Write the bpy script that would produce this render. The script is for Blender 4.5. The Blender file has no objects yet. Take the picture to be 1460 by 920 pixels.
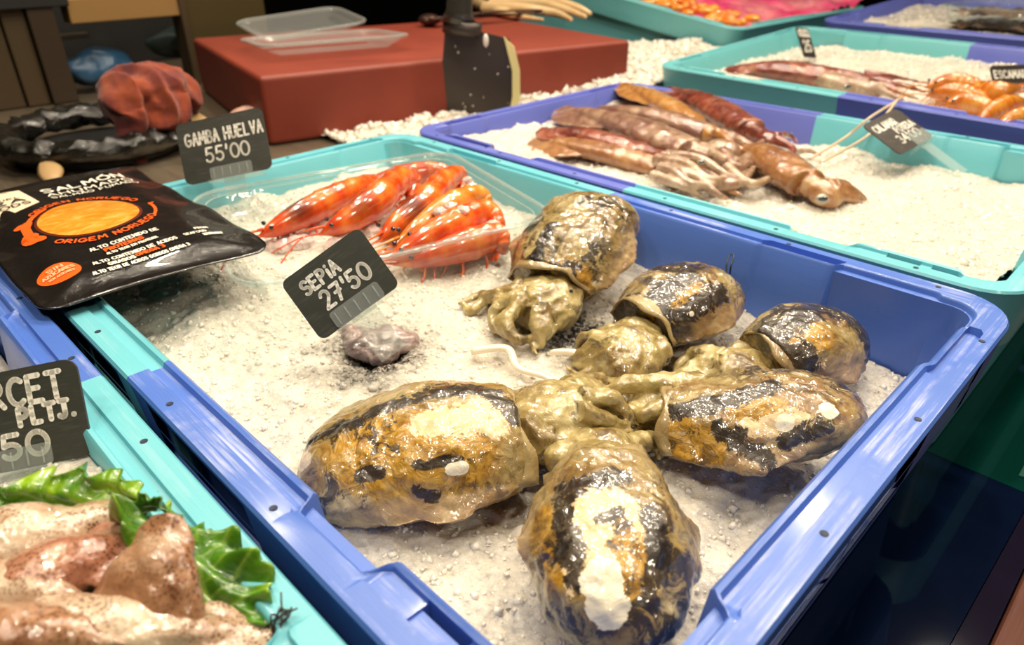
import bpy, math, random
import numpy as np
from mathutils import Vector, Matrix

S = bpy.context.scene
COL = S.collection
random.seed(7); np.random.seed(7)
PI = math.pi
V = lambda a: np.array(a, float)

# ------------------------------------------------------------------ camera, world, lights, exposure
cam_d = bpy.data.cameras.new('camera'); cam = bpy.data.objects.new('camera', cam_d); COL.objects.link(cam)
cam_d.sensor_fit = 'HORIZONTAL'; cam_d.sensor_width = 36.0; cam_d.lens = 24.93
cam_d.clip_start = 0.01; cam_d.clip_end = 30
_r, _u, _f = V((0.7079, 0.7063, -0.0038)), V((-0.3409, 0.3463, 0.8740)), V((-0.6186, 0.6174, -0.4859))
cam.matrix_world = Matrix(((_r[0], _u[0], -_f[0], 0.6476), (_r[1], _u[1], -_f[1], -0.0731), (_r[2], _u[2], -_f[2], 0.3359), (0, 0, 0, 1)))
cam_d.dof.use_dof = True; cam_d.dof.focus_distance = 0.37; cam_d.dof.aperture_fstop = 9.5
S.camera = cam

w = bpy.data.worlds.new('shop_light'); S.world = w; w.use_nodes = True
w.node_tree.nodes['Background'].inputs[0].default_value = (1.0, 0.86, 0.68, 1)
w.node_tree.nodes['Background'].inputs[1].default_value = 0.13

LIGHTS = [  # x, y, z, watts, radius : rows of warm spot lamps hanging above the counter
    (-0.25, 0.65, 1.20, 3.4, 0.022), (0.02, 0.95, 1.25, 3.4, 0.022), (0.35, 1.15, 1.35, 4.4, 0.025), (0.60, 1.55, 1.40, 4.4, 0.025), (-0.45, 1.25, 1.45, 4.6, 0.025), (0.05, 1.75, 1.5, 4.4, 0.025),
    (1.00, 0.85, 1.25, 3.2, 0.025), (0.25, 0.25, 1.45, 5.4, 0.03), (0.55, 0.55, 1.45, 4.4, 0.03), (-0.10, 0.25, 1.35, 3.4, 0.03),
    (0.60, -0.45, 1.45, 4.2, 0.05), (0.10, -0.40, 1.40, 3.0, 0.04), (1.3, 0.1, 1.0, 2.6, 0.04), (-0.75, 0.45, 1.30, 2.4, 0.025)]
def lamp(i, x, y, z, p, r):
    l = bpy.data.lights.new('ceiling_spot', 'AREA'); l.shape = 'DISK'; l.size = 3.2*r; l.energy = p*0.80
    l.color = (1.0, 0.87, 0.68); l.spread = 2.6
    o = bpy.data.objects.new('ceiling_spot', l); COL.objects.link(o); o.location = (x, y, z)
    d = Vector((0.3, 0.3, 0.1)) - Vector((x, y, z)); o.rotation_euler = d.to_track_quat('-Z', 'Y').to_euler()
for i, a in enumerate(LIGHTS): lamp(i, *a)

S.view_settings.view_transform = 'Standard'; S.view_settings.look = 'None'
S.view_settings.exposure = 0.12; S.view_settings.gamma = 1.0; S.view_settings.use_curve_mapping = False
S.cycles.max_bounces = 8; S.cycles.transparent_max_bounces = 12; S.cycles.use_denoising = True
S.cycles.caustics_reflective = False; S.cycles.caustics_refractive = False; S.cycles.sample_clamp_indirect = 4.0

# ------------------------------------------------------------------ noise in numpy
_perm = np.random.RandomState(3).permutation(256).astype(np.int64); _perm = np.concatenate([_perm, _perm, _perm])
_grad = np.random.RandomState(4).normal(size=(256, 3)); _grad /= np.linalg.norm(_grad, axis=1)[:, None]
def perlin(P):
    P = np.asarray(P, float); I = np.floor(P).astype(np.int64); F = P - I; I &= 255
    U_ = F*F*F*(F*(F*6-15)+10); out = 0
    for dx in (0, 1):
        for dy in (0, 1):
            for dz in (0, 1):
                h = _perm[_perm[_perm[(I[:, 0]+dx) & 255] + ((I[:, 1]+dy) & 255)] + ((I[:, 2]+dz) & 255)]
                d = (_grad[h]*(F-np.array([dx, dy, dz]))).sum(1)
                wx = U_[:, 0] if dx else 1-U_[:, 0]; wy = U_[:, 1] if dy else 1-U_[:, 1]; wz = U_[:, 2] if dz else 1-U_[:, 2]
                out = out + d*wx*wy*wz
    return out*1.6
def fbm(P, o=4, g=.5):
    a, s, k = 1.0, 0, 1.0
    for i in range(o): s = s + a*perlin(P*k + 17.3*i); a *= g; k *= 2.03
    return s

# ------------------------------------------------------------------ materials
def mat(name): 
    m = bpy.data.materials.new(name); m.use_nodes = True; m.node_tree.nodes.clear()
    nt = m.node_tree; N = lambda t, **k: _node(nt, t, k)
    out = N('ShaderNodeOutputMaterial'); b = N('ShaderNodeBsdfPrincipled'); nt.links.new(b.outputs[0], out.inputs[0])
    return m, nt, N, b
def _node(nt, t, k):
    n = nt.nodes.new(t)
    for a, v in k.items():
        if a.startswith('i_'): n.inputs[a[2:].replace('_', ' ')].default_value = v
        else: setattr(n, a, v)
    return n
def ramp(nt, N, src, stops, interp='LINEAR'):
    r = N('ShaderNodeValToRGB'); r.color_ramp.interpolation = interp
    while len(r.color_ramp.elements) > 1: r.color_ramp.elements.remove(r.color_ramp.elements[-1])
    for i, (p, c) in enumerate(stops):
        e = r.color_ramp.elements[0] if i == 0 else r.color_ramp.elements.new(p)
        e.position = p; e.color = (c[0], c[1], c[2], 1) if len(c) == 3 else c
    nt.links.new(src, r.inputs[0]); return r.outputs[0]
def mix(nt, N, fac, a, b, mode='MIX'):
    m = N('ShaderNodeMix', data_type='RGBA', blend_type=mode)
    for i, x in ((0, fac), (6, a), (7, b)):
        if isinstance(x, (int, float)): m.inputs[i].default_value = x
        elif isinstance(x, (tuple, list)): m.inputs[i].default_value = (*x[:3], 1)
        else: nt.links.new(x, m.inputs[i])
    return m.outputs[2]
def math_(nt, N, op, a, b=None):
    m = N('ShaderNodeMath', operation=op)
    for i, x in ((0, a), (1, b)):
        if x is None: continue
        if isinstance(x, (int, float)): m.inputs[i].default_value = x
        else: nt.links.new(x, m.inputs[i])
    return m.outputs[0]
def coords(nt, N, scale=(1, 1, 1), rot=(0, 0, 0)):
    t = N('ShaderNodeTexCoord'); m = N('ShaderNodeMapping'); m.inputs['Scale'].default_value = scale; m.inputs['Rotation'].default_value = rot
    nt.links.new(t.outputs['Object'], m.inputs[0]); return m.outputs[0]
def noise(nt, N, vec, scale, detail=4, rough=.5, dist=0.0):
    n = N('ShaderNodeTexNoise'); n.inputs['Scale'].default_value = scale; n.inputs['Detail'].default_value = detail
    n.inputs['Roughness'].default_value = rough; n.inputs['Distortion'].default_value = dist
    nt.links.new(vec, n.inputs['Vector']); return n.outputs['Fac']
def bump(nt, N, b, h, strength=.5, dist=.001):
    n = N('ShaderNodeBump'); n.inputs['Strength'].default_value = strength; n.inputs['Distance'].default_value = dist
    nt.links.new(h, n.inputs['Height']); nt.links.new(n.outputs[0], b.inputs['Normal']); return n
def plain(name, col, rough=.5, metal=0, coat=0, **k):
    m, nt, N, b = mat(name); b.inputs['Base Color'].default_value = (*col, 1); b.inputs['Roughness'].default_value = rough
    b.inputs['Metallic'].default_value = metal; b.inputs['Coat Weight'].default_value = coat
    for a, v in k.items(): b.inputs[a.replace('_', ' ')].default_value = v
    return m
def plastic(name, col, scuff=.5):
    m, nt, N, b = mat(name)
    v1 = coords(nt, N, (9, 260, 60)); v2 = coords(nt, N, (260, 9, 60)); v3 = coords(nt, N)
    s1 = noise(nt, N, v1, 1.0, 5, .7); s2 = noise(nt, N, v2, 1.0, 5, .7); big = noise(nt, N, v3, 14, 5, .65, .4)
    sep = N('ShaderNodeSeparateXYZ'); g = N('ShaderNodeNewGeometry'); nt.links.new(g.outputs['Normal'], sep.inputs[0])
    up = ramp(nt, N, sep.outputs[2], [(.75, (0, 0, 0)), (.95, (1, 1, 1))])
    sx = N('ShaderNodeSeparateXYZ'); nt.links.new(v3, sx.inputs[0])
    ends = math_(nt, N, 'GREATER_THAN', math_(nt, N, 'ABSOLUTE', math_(nt, N, 'SUBTRACT', sx.outputs[0], .3)), .2755)
    st = ramp(nt, N, mix(nt, N, ends, s1, s2), [(.47, (0, 0, 0)), (.62, (1, 1, 1))])
    bg = ramp(nt, N, big, [(.47, (0, 0, 0)), (.62, (1, 1, 1))])
    f = math_(nt, N, 'MULTIPLY', math_(nt, N, 'MULTIPLY', st, bg), math_(nt, N, 'MULTIPLY', up, scuff))
    c0 = mix(nt, N, noise(nt, N, v3, 5, 3), tuple(x*.82 for x in col), tuple(min(1, x*1.12) for x in col))
    c = mix(nt, N, f, c0, tuple(.35+.6*x for x in col))
    dirt = ramp(nt, N, noise(nt, N, v3, 330, 3, .6), [(.72, (0, 0, 0)), (.76, (1, 1, 1))])
    c = mix(nt, N, math_(nt, N, 'MULTIPLY', dirt, .55), c, (.03, .035, .03))
    nt.links.new(c, b.inputs['Base Color'])
    b.inputs['Roughness'].default_value = .36
    nt.links.new(ramp(nt, N, big, [(.3, (.28,)*3), (.7, (.5,)*3)]), b.inputs['Roughness'])
    b.inputs['Coat Weight'].default_value = .15; b.inputs['Coat Roughness'].default_value = .12
    bump(nt, N, b, math_(nt, N, 'ADD', st, noise(nt, N, v3, 900, 2)), .12, .0004)
    return m
BLUE = plastic('blue_crate_plastic', (.070, .158, .54), .9)
CYAN = plastic('turquoise_crate_plastic', (.140, .48, .56), .25)
BLUE2 = plastic('violet_blue_crate_plastic', (.12, .15, .52), .3)
CYAN2 = plastic('dull_turquoise_crate_plastic', (.16, .50, .54), .2)
HOLE = plain('hole_dark', (.01, .02, .05), .6)

def ice_mat(name, tint=(.98, .90, .76)):
    m, nt, N, b = mat(name)
    v = coords(nt, N)
    a = N('ShaderNodeAttribute', attribute_name='ink')
    n1 = ramp(nt, N, noise(nt, N, v, 210, 5, .75, .8), [(.35, (0, 0, 0)), (.6, (1, 1, 1))])
    n0 = ramp(nt, N, noise(nt, N, v, 30, 4, .65), [(.35, (0, 0, 0)), (.65, (1, 1, 1))])
    c = mix(nt, N, n1, tuple(x*.80 for x in tint), tint); c = mix(nt, N, math_(nt, N, 'MULTIPLY', n0, .22), c, (.66, .58, .45))
    sp = ramp(nt, N, noise(nt, N, v, 420, 2, .6), [(.38, (1, 1, 1)), (.62, (0, 0, 0))])
    inkm = math_(nt, N, 'MULTIPLY', a.outputs['Fac'], math_(nt, N, 'ADD', math_(nt, N, 'MULTIPLY', sp, .7), .45))
    inkm = N('ShaderNodeClamp').outputs[0] if False else inkm
    cl = N('ShaderNodeClamp'); nt.links.new(inkm, cl.inputs[0])
    spk = ramp(nt, N, noise(nt, N, v, 170, 4, .75), [(.685, (0, 0, 0)), (.70, (1, 1, 1))])
    c = mix(nt, N, math_(nt, N, 'MULTIPLY', spk, .7), c, (.05, .04, .03))
    c = mix(nt, N, cl.outputs[0], c, (.022, .016, .012))
    nt.links.new(c, b.inputs['Base Color'])
    b.inputs['Roughness'].default_value = .18; b.inputs['IOR'].default_value = 1.31
    b.inputs['Transmission Weight'].default_value = .12
    b.inputs['Subsurface Weight'].default_value = .45; b.inputs['Subsurface Radius'].default_value = (1.0, .95, .9); b.inputs['Subsurface Scale'].default_value = .009
    b.inputs['Coat Weight'].default_value = 1.0; b.inputs['Coat Roughness'].default_value = .06
    bump(nt, N, b, noise(nt, N, v, 420, 4, .75, .6), .85, .0016)
    b2 = N('ShaderNodeBump'); b2.inputs['Strength'].default_value = .9; b2.inputs['Distance'].default_value = .0022; nt.links.new(noise(nt, N, v, 480, 3, .7, .5), b2.inputs['Height'])
    nt.links.new(b2.outputs[0], b.inputs['Coat Normal'])
    return m
ICE = ice_mat('crushed_ice'); ICECHIP = plain('ice_chip', (.93, .87, .76), .12, coat=1, Transmission_Weight=.15)

def flesh_cuttle(name, seed, cream=.5, dark=.5, gold=(.40, .24, .06)):
    m, nt, N, b = mat(name)
    v0 = coords(nt, N); mp = N('ShaderNodeMapping'); mp.inputs['Location'].default_value = (seed*3.1, seed*1.7, seed*.9)
    nt.links.new(v0, mp.inputs[0]); v = mp.outputs[0]
    def warp(vin, sc, amt):    # swirl the coordinates so patches run like torn skin
        wn = N('ShaderNodeTexNoise'); wn.inputs['Scale'].default_value = sc; wn.inputs['Detail'].default_value = 3; nt.links.new(vin, wn.inputs['Vector'])
        vm = N('ShaderNodeVectorMath', operation='SCALE'); nt.links.new(wn.outputs['Color'], vm.inputs[0]); vm.inputs['Scale'].default_value = amt
        va = N('ShaderNodeVectorMath', operation='ADD'); nt.links.new(vin, va.inputs[0]); nt.links.new(vm.outputs[0], va.inputs[1]); return va.outputs[0]
    vd = warp(warp(v, 30, .04), 110, .012)
    A = {k: N('ShaderNodeAttribute', attribute_name=k).outputs['Fac'] for k in ('head', 'side', 'cream', 'ink', 'gold', 'white')}
    def edge(attr, sc, amp, lo, hi, nrough=.65):
        return ramp(nt, N, math_(nt, N, 'ADD', attr, math_(nt, N, 'MULTIPLY', math_(nt, N, 'SUBTRACT', noise(nt, N, vd, sc, 6, nrough), .5), amp)), [(lo, (0, 0, 0)), (hi, (1, 1, 1))])
    base = ramp(nt, N, noise(nt, N, vd, 38, 6, .66), [(.30, (.09, .05, .016)), (.42, tuple(x*.62 for x in gold)), (.52, (.33, .235, .085)), (.62, (.42, .33, .15)), (.74, (.52, .41, .23))])
    base = mix(nt, N, edge(A['gold'], 60, 1.0, .35, .75), base, ramp(nt, N, noise(nt, N, vd, 140, 5, .7), [(.35, (.22, .10, .010)), (.5, (.46, .24, .02)), (.65, (.58, .36, .09))]))
    fine = noise(nt, N, vd, 190, 5, .72)
    c = mix(nt, N, ramp(nt, N, fine, [(.48, (0, 0, 0)), (.66, (.8,)*3)]), base, (.13, .075, .022))
    dk = ramp(nt, N, noise(nt, N, vd, 46, 8, .75, .2), [(.57-.10*dark, (0, 0, 0)), (.61-.10*dark, (1, 1, 1))])
    dk2 = ramp(nt, N, noise(nt, N, v, 15, 2, .5), [(.50-.12*dark, (0, 0, 0)), (.58-.12*dark, (1, 1, 1))])
    c = mix(nt, N, math_(nt, N, 'MULTIPLY', dk, math_(nt, N, 'MULTIPLY', dk2, .9)), c, (.020, .014, .010))
    lt = ramp(nt, N, noise(nt, N, vd, 90, 5, .7), [(.655-.03*cream, (0, 0, 0)), (.675-.03*cream, (1, 1, 1))])
    c = mix(nt, N, math_(nt, N, 'MULTIPLY', lt, .85), c, (.60, .48, .30))
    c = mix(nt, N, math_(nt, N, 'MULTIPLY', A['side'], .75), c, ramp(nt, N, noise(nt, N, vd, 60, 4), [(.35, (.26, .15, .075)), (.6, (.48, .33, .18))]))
    c = mix(nt, N, edge(A['cream'], 75, 3.0, .50, .54, .72), c, mix(nt, N, noise(nt, N, vd, 200, 4, .7), (.58, .38, .17), (.88, .70, .44)))
    c = mix(nt, N, math_(nt, N, 'MULTIPLY', edge(A['ink'], 90, 3.6, .50, .60, .78), .93), c, (.018, .013, .011))
    c = mix(nt, N, edge(A['white'], 55, 1.6, .50, .55), c, (.84, .76, .58))
    hd = ramp(nt, N, noise(nt, N, vd, 40, 5, .62), [(.30, (.10, .06, .025)), (.42, (.26, .18, .06)), (.55, (.42, .33, .13)), (.72, (.52, .44, .24))])
    hdk = ramp(nt, N, noise(nt, N, vd, 62, 6, .75), [(.555, (0, 0, 0)), (.62, (1, 1, 1))])
    hd = mix(nt, N, math_(nt, N, 'MULTIPLY', hdk, .75), hd, (.06, .04, .022))
    c = mix(nt, N, A['head'], c, hd)
    nt.links.new(c, b.inputs['Base Color'])
    b.inputs['Roughness'].default_value = .32; b.inputs['Coat Weight'].default_value = 1.0; b.inputs['Coat Roughness'].default_value = .035; b.inputs['Coat IOR'].default_value = 1.5
    h = math_(nt, N, 'ADD', noise(nt, N, vd, 70, 5, .7), math_(nt, N, 'MULTIPLY', noise(nt, N, vd, 300, 3, .6), .3))
    bn = bump(nt, N, b, h, .4, .0022)
    b2 = N('ShaderNodeBump'); b2.inputs['Strength'].default_value = .5; b2.inputs['Distance'].default_value = .0030; nt.links.new(noise(nt, N, v, 105, 3, .55, .6), b2.inputs['Height'])
    nt.links.new(b2.outputs[0], b.inputs['Coat Normal'])
    return m

def flesh_squid(name, c1, c2, c3, spots=(.28, .09, .04), seed=0, dot=.5, sc=30, spotty=True):
    m, nt, N, b = mat(name)
    v0 = coords(nt, N); mp = N('ShaderNodeMapping'); mp.inputs['Location'].default_value = (seed*2.1, seed*.7, seed*1.9)
    nt.links.new(v0, mp.inputs[0]); v = mp.outputs[0]
    base = ramp(nt, N, noise(nt, N, v, sc, 5, .6, .6), [(.30, c1), (.5, c2), (.66, c3)])
    if spotty:
        vo = N('ShaderNodeTexVoronoi'); vo.inputs['Scale'].default_value = 760; nt.links.new(v, vo.inputs['Vector'])
        rg = ramp(nt, N, vo.outputs['Distance'], [(.30, (1, 1, 1)), (.52, (0, 0, 0))])
        pm = ramp(nt, N, noise(nt, N, v, 26, 3, .6), [(.36, (.12,)*3), (.52, (1, 1, 1))])
        base = mix(nt, N, math_(nt, N, 'MULTIPLY', math_(nt, N, 'MULTIPLY', rg, pm), dot), base, spots)
    else:
        pm = ramp(nt, N, noise(nt, N, v, 48, 6, .75, .8), [(.46, (0, 0, 0)), (.60, (1, 1, 1))])
        base = mix(nt, N, math_(nt, N, 'MULTIPLY', pm, dot), base, spots)
    nt.links.new(base, b.inputs['Base Color'])
    b.inputs['Roughness'].default_value = .3; b.inputs['Coat Weight'].default_value = 1.0; b.inputs['Coat Roughness'].default_value = .035
    bn = bump(nt, N, b, math_(nt, N, 'ADD', noise(nt, N, v, 60, 4, .6), math_(nt, N, 'MULTIPLY', noise(nt, N, v, 260, 3), .3)), .55, .0022)
    b2 = N('ShaderNodeBump'); b2.inputs['Strength'].default_value = .5; b2.inputs['Distance'].default_value = .0022; nt.links.new(noise(nt, N, v, 130, 4, .6, .5), b2.inputs['Height'])
    nt.links.new(b2.outputs[0], b.inputs['Coat Normal'])
    return m
def clear_mat(name, tint=(.93, .97, .96), mixf=.12, rough=.04):
    m = bpy.data.materials.new(name); m.use_nodes = True; nt = m.node_tree; nt.nodes.clear(); N = lambda t, **k: _node(nt, t, k)
    out = N('ShaderNodeOutputMaterial'); tr = N('ShaderNodeBsdfTransparent'); tr.inputs[0].default_value = (*tint, 1)
    gl = N('ShaderNodeBsdfGlossy'); gl.inputs['Roughness'].default_value = rough
    fr = N('ShaderNodeLayerWeight'); fr.inputs[0].default_value = .25
    v = coords(nt, N); bn = N('ShaderNodeBump'); bn.inputs['Strength'].default_value = .4; bn.inputs['Distance'].default_value = .002
    nt.links.new(noise(nt, N, v, 45, 3), bn.inputs['Height']); nt.links.new(bn.outputs[0], gl.inputs['Normal']); nt.links.new(bn.outputs[0], fr.inputs['Normal'])
    f = math_(nt, N, 'ADD', math_(nt, N, 'MULTIPLY', math_(nt, N, 'POWER', fr.outputs['Facing'], 3.0), .35), .04)
    m1 = N('ShaderNodeMixShader'); nt.links.new(f, m1.inputs[0]); nt.links.new(tr.outputs[0], m1.inputs[1]); nt.links.new(gl.outputs[0], m1.inputs[2])
    df = N('ShaderNodeBsdfDiffuse'); df.inputs[0].default_value = (.8, .82, .8, 1)
    m2 = N('ShaderNodeMixShader'); m2.inputs[0].default_value = mixf; nt.links.new(m1.outputs[0], m2.inputs[1]); nt.links.new(df.outputs[0], m2.inputs[2])
    nt.links.new(m2.outputs[0], out.inputs[0]); return m
CLEAR = clear_mat('clear_plastic', mixf=.05)
CLEAR2 = clear_mat('hazy_clear_plastic', mixf=.13, rough=.1)

# ------------------------------------------------------------------ mesh helpers
def mesh_obj(name, verts, faces, mats, parent=None, smooth=True, angle=None, idx=None, attrs=None):
    me = bpy.data.meshes.new(name); me.from_pydata([tuple(map(float, p)) for p in verts] if not isinstance(verts, np.ndarray) else verts.tolist(), [], faces if isinstance(faces, list) else faces.tolist()); me.update()
    return finish(name, me, mats, parent, smooth, angle, idx, attrs)
def finish(name, me, mats, parent=None, smooth=True, angle=None, idx=None, attrs=None):
    for m in (mats if isinstance(mats, (list, tuple)) else [mats]): me.materials.append(m)
    n = len(me.polygons)
    me.polygons.foreach_set('use_smooth', [bool(smooth)]*n)
    if idx is not None: me.polygons.foreach_set('material_index', list(idx))
    if angle: me.set_sharp_from_angle(angle=math.radians(angle))
    if attrs:
        for k, a in attrs.items():
            at = me.attributes.new(k, 'FLOAT', 'POINT'); at.data.foreach_set('value', np.asarray(a, np.float32))
    o = bpy.data.objects.new(name, me); COL.objects.link(o)
    if parent: o.parent = parent
    return o
def tag(o, label, cat=None, group=None, kind=None):
    if label: o['label'] = label
    if cat: o['category'] = cat
    if group: o['group'] = group
    if kind: o['kind'] = kind
    return o
def empty(name, loc=(0, 0, 0), rz=0):
    o = bpy.data.objects.new(name, None); COL.objects.link(o); o.location = loc; o.rotation_euler = (0, 0, rz); o.empty_display_size = .02; return o
def local(parent, pts):   # world -> local of an unparented root
    bpy.context.view_layer.update(); M = np.array(parent.matrix_world.inverted()); P = np.asarray(pts, float)
    return P @ M[:3, :3].T + M[:3, 3]
def smooth_path(P, n):
    P = np.asarray(P, float); m = len(P); 
    if m < 3: t = np.linspace(0, 1, n)[:, None]; return P[0]*(1-t)+P[-1]*t
    Q = np.vstack([2*P[0]-P[1], P, 2*P[-1]-P[-2]]); out = []
    for s in np.linspace(0, m-1-1e-9, n):
        i = int(s); t = s-i; p0, p1, p2, p3 = Q[i], Q[i+1], Q[i+2], Q[i+3]
        out.append(.5*((2*p1)+(-p0+p2)*t+(2*p0-5*p1+4*p2-p3)*t*t+(-p0+3*p1-3*p2+p3)*t**3))
    return np.array(out)
def frames(P, up=(0, 0, 1)):
    T = np.gradient(P, axis=0); T /= np.linalg.norm(T, axis=1)[:, None]+1e-12
    up = V(up); Sd = np.cross(T, up); b = np.linalg.norm(Sd, axis=1) < 1e-4; Sd[b] = V((1, 0, 0)); Sd /= np.linalg.norm(Sd, axis=1)[:, None]
    for i in range(1, len(Sd)):
        if np.dot(Sd[i], Sd[i-1]) < 0: Sd[i] *= -1
    Up = np.cross(Sd, T); return T, Sd, Up
def grid_faces(m, n, closed=True, off=0):
    F = []
    for i in range(m-1):
        for j in range(n if closed else n-1):
            a, b_ = off+i*n+j, off+i*n+(j+1) % n; F.append((a, b_, b_+n, a+n))
    return F
def tube(P, R, n=8, up=(0, 0, 1), sec=None, caps=True, flat=1.0):
    P = np.asarray(P, float); R = np.asarray(R, float)*np.ones(len(P)); T, Sd, Up = frames(P, up); vs = []
    for i in range(len(P)):
        for j in range(n):
            a = 2*PI*j/n; vs.append(P[i]+R[i]*(math.cos(a)*Sd[i]+math.sin(a)*Up[i]*flat))
    F = grid_faces(len(P), n)
    if caps: F.append(tuple(range(n))[::-1]); F.append(tuple(range((len(P)-1)*n, len(P)*n)))
    return np.array(vs), F
def ellipsoid(c, ax, rot=None, nu=20, nv=12):
    vs = []; F = []
    for i in range(nv+1):
        t = PI*i/nv
        for j in range(nu):
            p = 2*PI*j/nu; vs.append((math.sin(t)*math.cos(p)*ax[0], math.sin(t)*math.sin(p)*ax[1], math.cos(t)*ax[2]))
    vs = np.array(vs)
    if rot is not None: vs = vs @ np.array(rot).T
    return vs+V(c), grid_faces(nv+1, nu)
def join(parts):
    vs = []; F = []; o = 0
    for v, f in parts: vs.append(np.asarray(v, float)); F += [tuple(i+o for i in q) for q in f]; o += len(v)
    return np.vstack(vs), F
def box(c, s, rz=0.0, bev=0):
    x, y, z = s[0]/2, s[1]/2, s[2]/2
    vs = V([(-x, -y, -z), (x, -y, -z), (x, y, -z), (-x, y, -z), (-x, -y, z), (x, -y, z), (x, y, z), (-x, y, z)])
    cs, sn = math.cos(rz), math.sin(rz); vs = np.stack([vs[:, 0]*cs-vs[:, 1]*sn, vs[:, 0]*sn+vs[:, 1]*cs, vs[:, 2]], 1)+V(c)
    return vs, [(0, 3, 2, 1), (4, 5, 6, 7), (0, 1, 5, 4), (1, 2, 6, 5), (2, 3, 7, 6), (3, 0, 4, 7)]
def bevel(o, w, seg=3):
    m = o.modifiers.new('b', 'BEVEL'); m.width = w; m.segments = seg; m.limit_method = 'ANGLE'; return o
def apply_mods(o):
    dg = bpy.context.evaluated_depsgraph_get(); me = bpy.data.meshes.new_from_object(o.evaluated_get(dg)); old = o.data
    o.modifiers.clear(); o.data = me; return o
def remesh(parts, voxel):
    v, f = join(parts); me = bpy.data.meshes.new('tmp'); me.from_pydata(v.tolist(), [], f); me.update()
    o = bpy.data.objects.new('tmp', me); COL.objects.link(o)
    m = o.modifiers.new('r', 'REMESH'); m.mode = 'VOXEL'; m.voxel_size = voxel; m.adaptivity = 0
    s = o.modifiers.new('s', 'SMOOTH'); s.factor = .5; s.iterations = 3
    dg = bpy.context.evaluated_depsgraph_get(); dg.update(); out = bpy.data.meshes.new_from_object(o.evaluated_get(dg))
    bpy.data.objects.remove(o); bpy.data.meshes.remove(me); return out
def get_v(me): a = np.empty(len(me.vertices)*3, np.float32); me.vertices.foreach_get('co', a); return a.reshape(-1, 3).astype(float)
def get_n(me): a = np.empty(len(me.vertices)*3, np.float32); me.vertices.foreach_get('normal', a); return a.reshape(-1, 3).astype(float)
def set_v(me, v): me.vertices.foreach_set('co', v.astype(np.float32).ravel()); me.update()

# ------------------------------------------------------------------ fish crate (600 x 400 mm)
def sm(a, b_, x): t = min(1, max(0, (x-a)/(b_-a))); return t*t*(3-2*t)
LOW = [(.026, -.138), (.0215, -.045), (.019, -.004), (.0078, -.004), (.0080, -.0420), (.0054, -.0426), (.0048, -.0390), (.0030, -.0240), (.0028, -.0220), (.0010, -.0062), (.0, -.0016), (.0012, 0)]
TOPS = {
 'ledge':  [(.0113, 0), (.0120, -.0022), (.0180, -.0024), (.0193, .0002), (.0213, .0006), (.0230, -.0012), (.0262, -.03), (.0340, -.128)],
 'recess': [(.0080, 0), (.0100, 0), (.0112, 0), (.0120, 0), (.0126, -.0004), (.0132, -.0016), (.0170, -.03), (.0270, -.128)],
 'pocket': [(.0113, 0), (.0118, -.0180), (.0215, -.0185), (.0222, -.001), (.0240, .0), (.0256, -.0016), (.0285, -.03), (.0360, -.128)],
 'shelf':  [(.0113, 0), (.0120, -.0026), (.0215, -.0030), (.0222, -.001), (.0240, .0), (.0256, -.0016), (.0285, -.03), (.0360, -.128)],
 'slot':   [(.0080, 0), (.0084, -.0220), (.0162, -.0225), (.0166, -.0010), (.0186, .0), (.0200, -.0016), (.0250, -.03), (.0340, -.128)],
 'rib':    [(.0080, 0), (.0084, -.0060), (.0162, -.0062), (.0166, -.0010), (.0186, .0), (.0200, -.0016), (.0250, -.03), (.0340, -.128)],
 'corner': [(.0100, 0), (.0130, 0), (.0150, 0), (.0160, 0), (.0166, -.0004), (.0174, -.0018), (.0210, -.03), (.0310, -.128)]}
SIDES_A = dict(
  B=[('corner', 0, .05), ('pocket', .055, .115), ('recess', .12, .178), ('ledge', .183, .441), ('recess', .446, .487), ('shelf', .4925, .512), ('pocket', .5125, .533), ('shelf', .534, .541), ('pocket', .5415, .556), ('corner', .561, .6)],
  A=[('corner', 0, .045), ('recess', .05, .096), ('slot', .10, .16), ('ledge', .165, .440), ('slot', .446, .494), ('recess', .499, .556), ('corner', .561, .6)],
  C=[('corner', 0, .045), ('slot', .05, .10), ('ledge', .105, .305), ('slot', .31, .36), ('corner', .365, .4)],
  D=[('corner', 0, .035), ('recess', .04, .086), ('ledge', .092, .290), ('slot', .299, .316), ('rib', .3172, .3188), ('slot', .320, .348), ('corner', .353, .4)])
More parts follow.
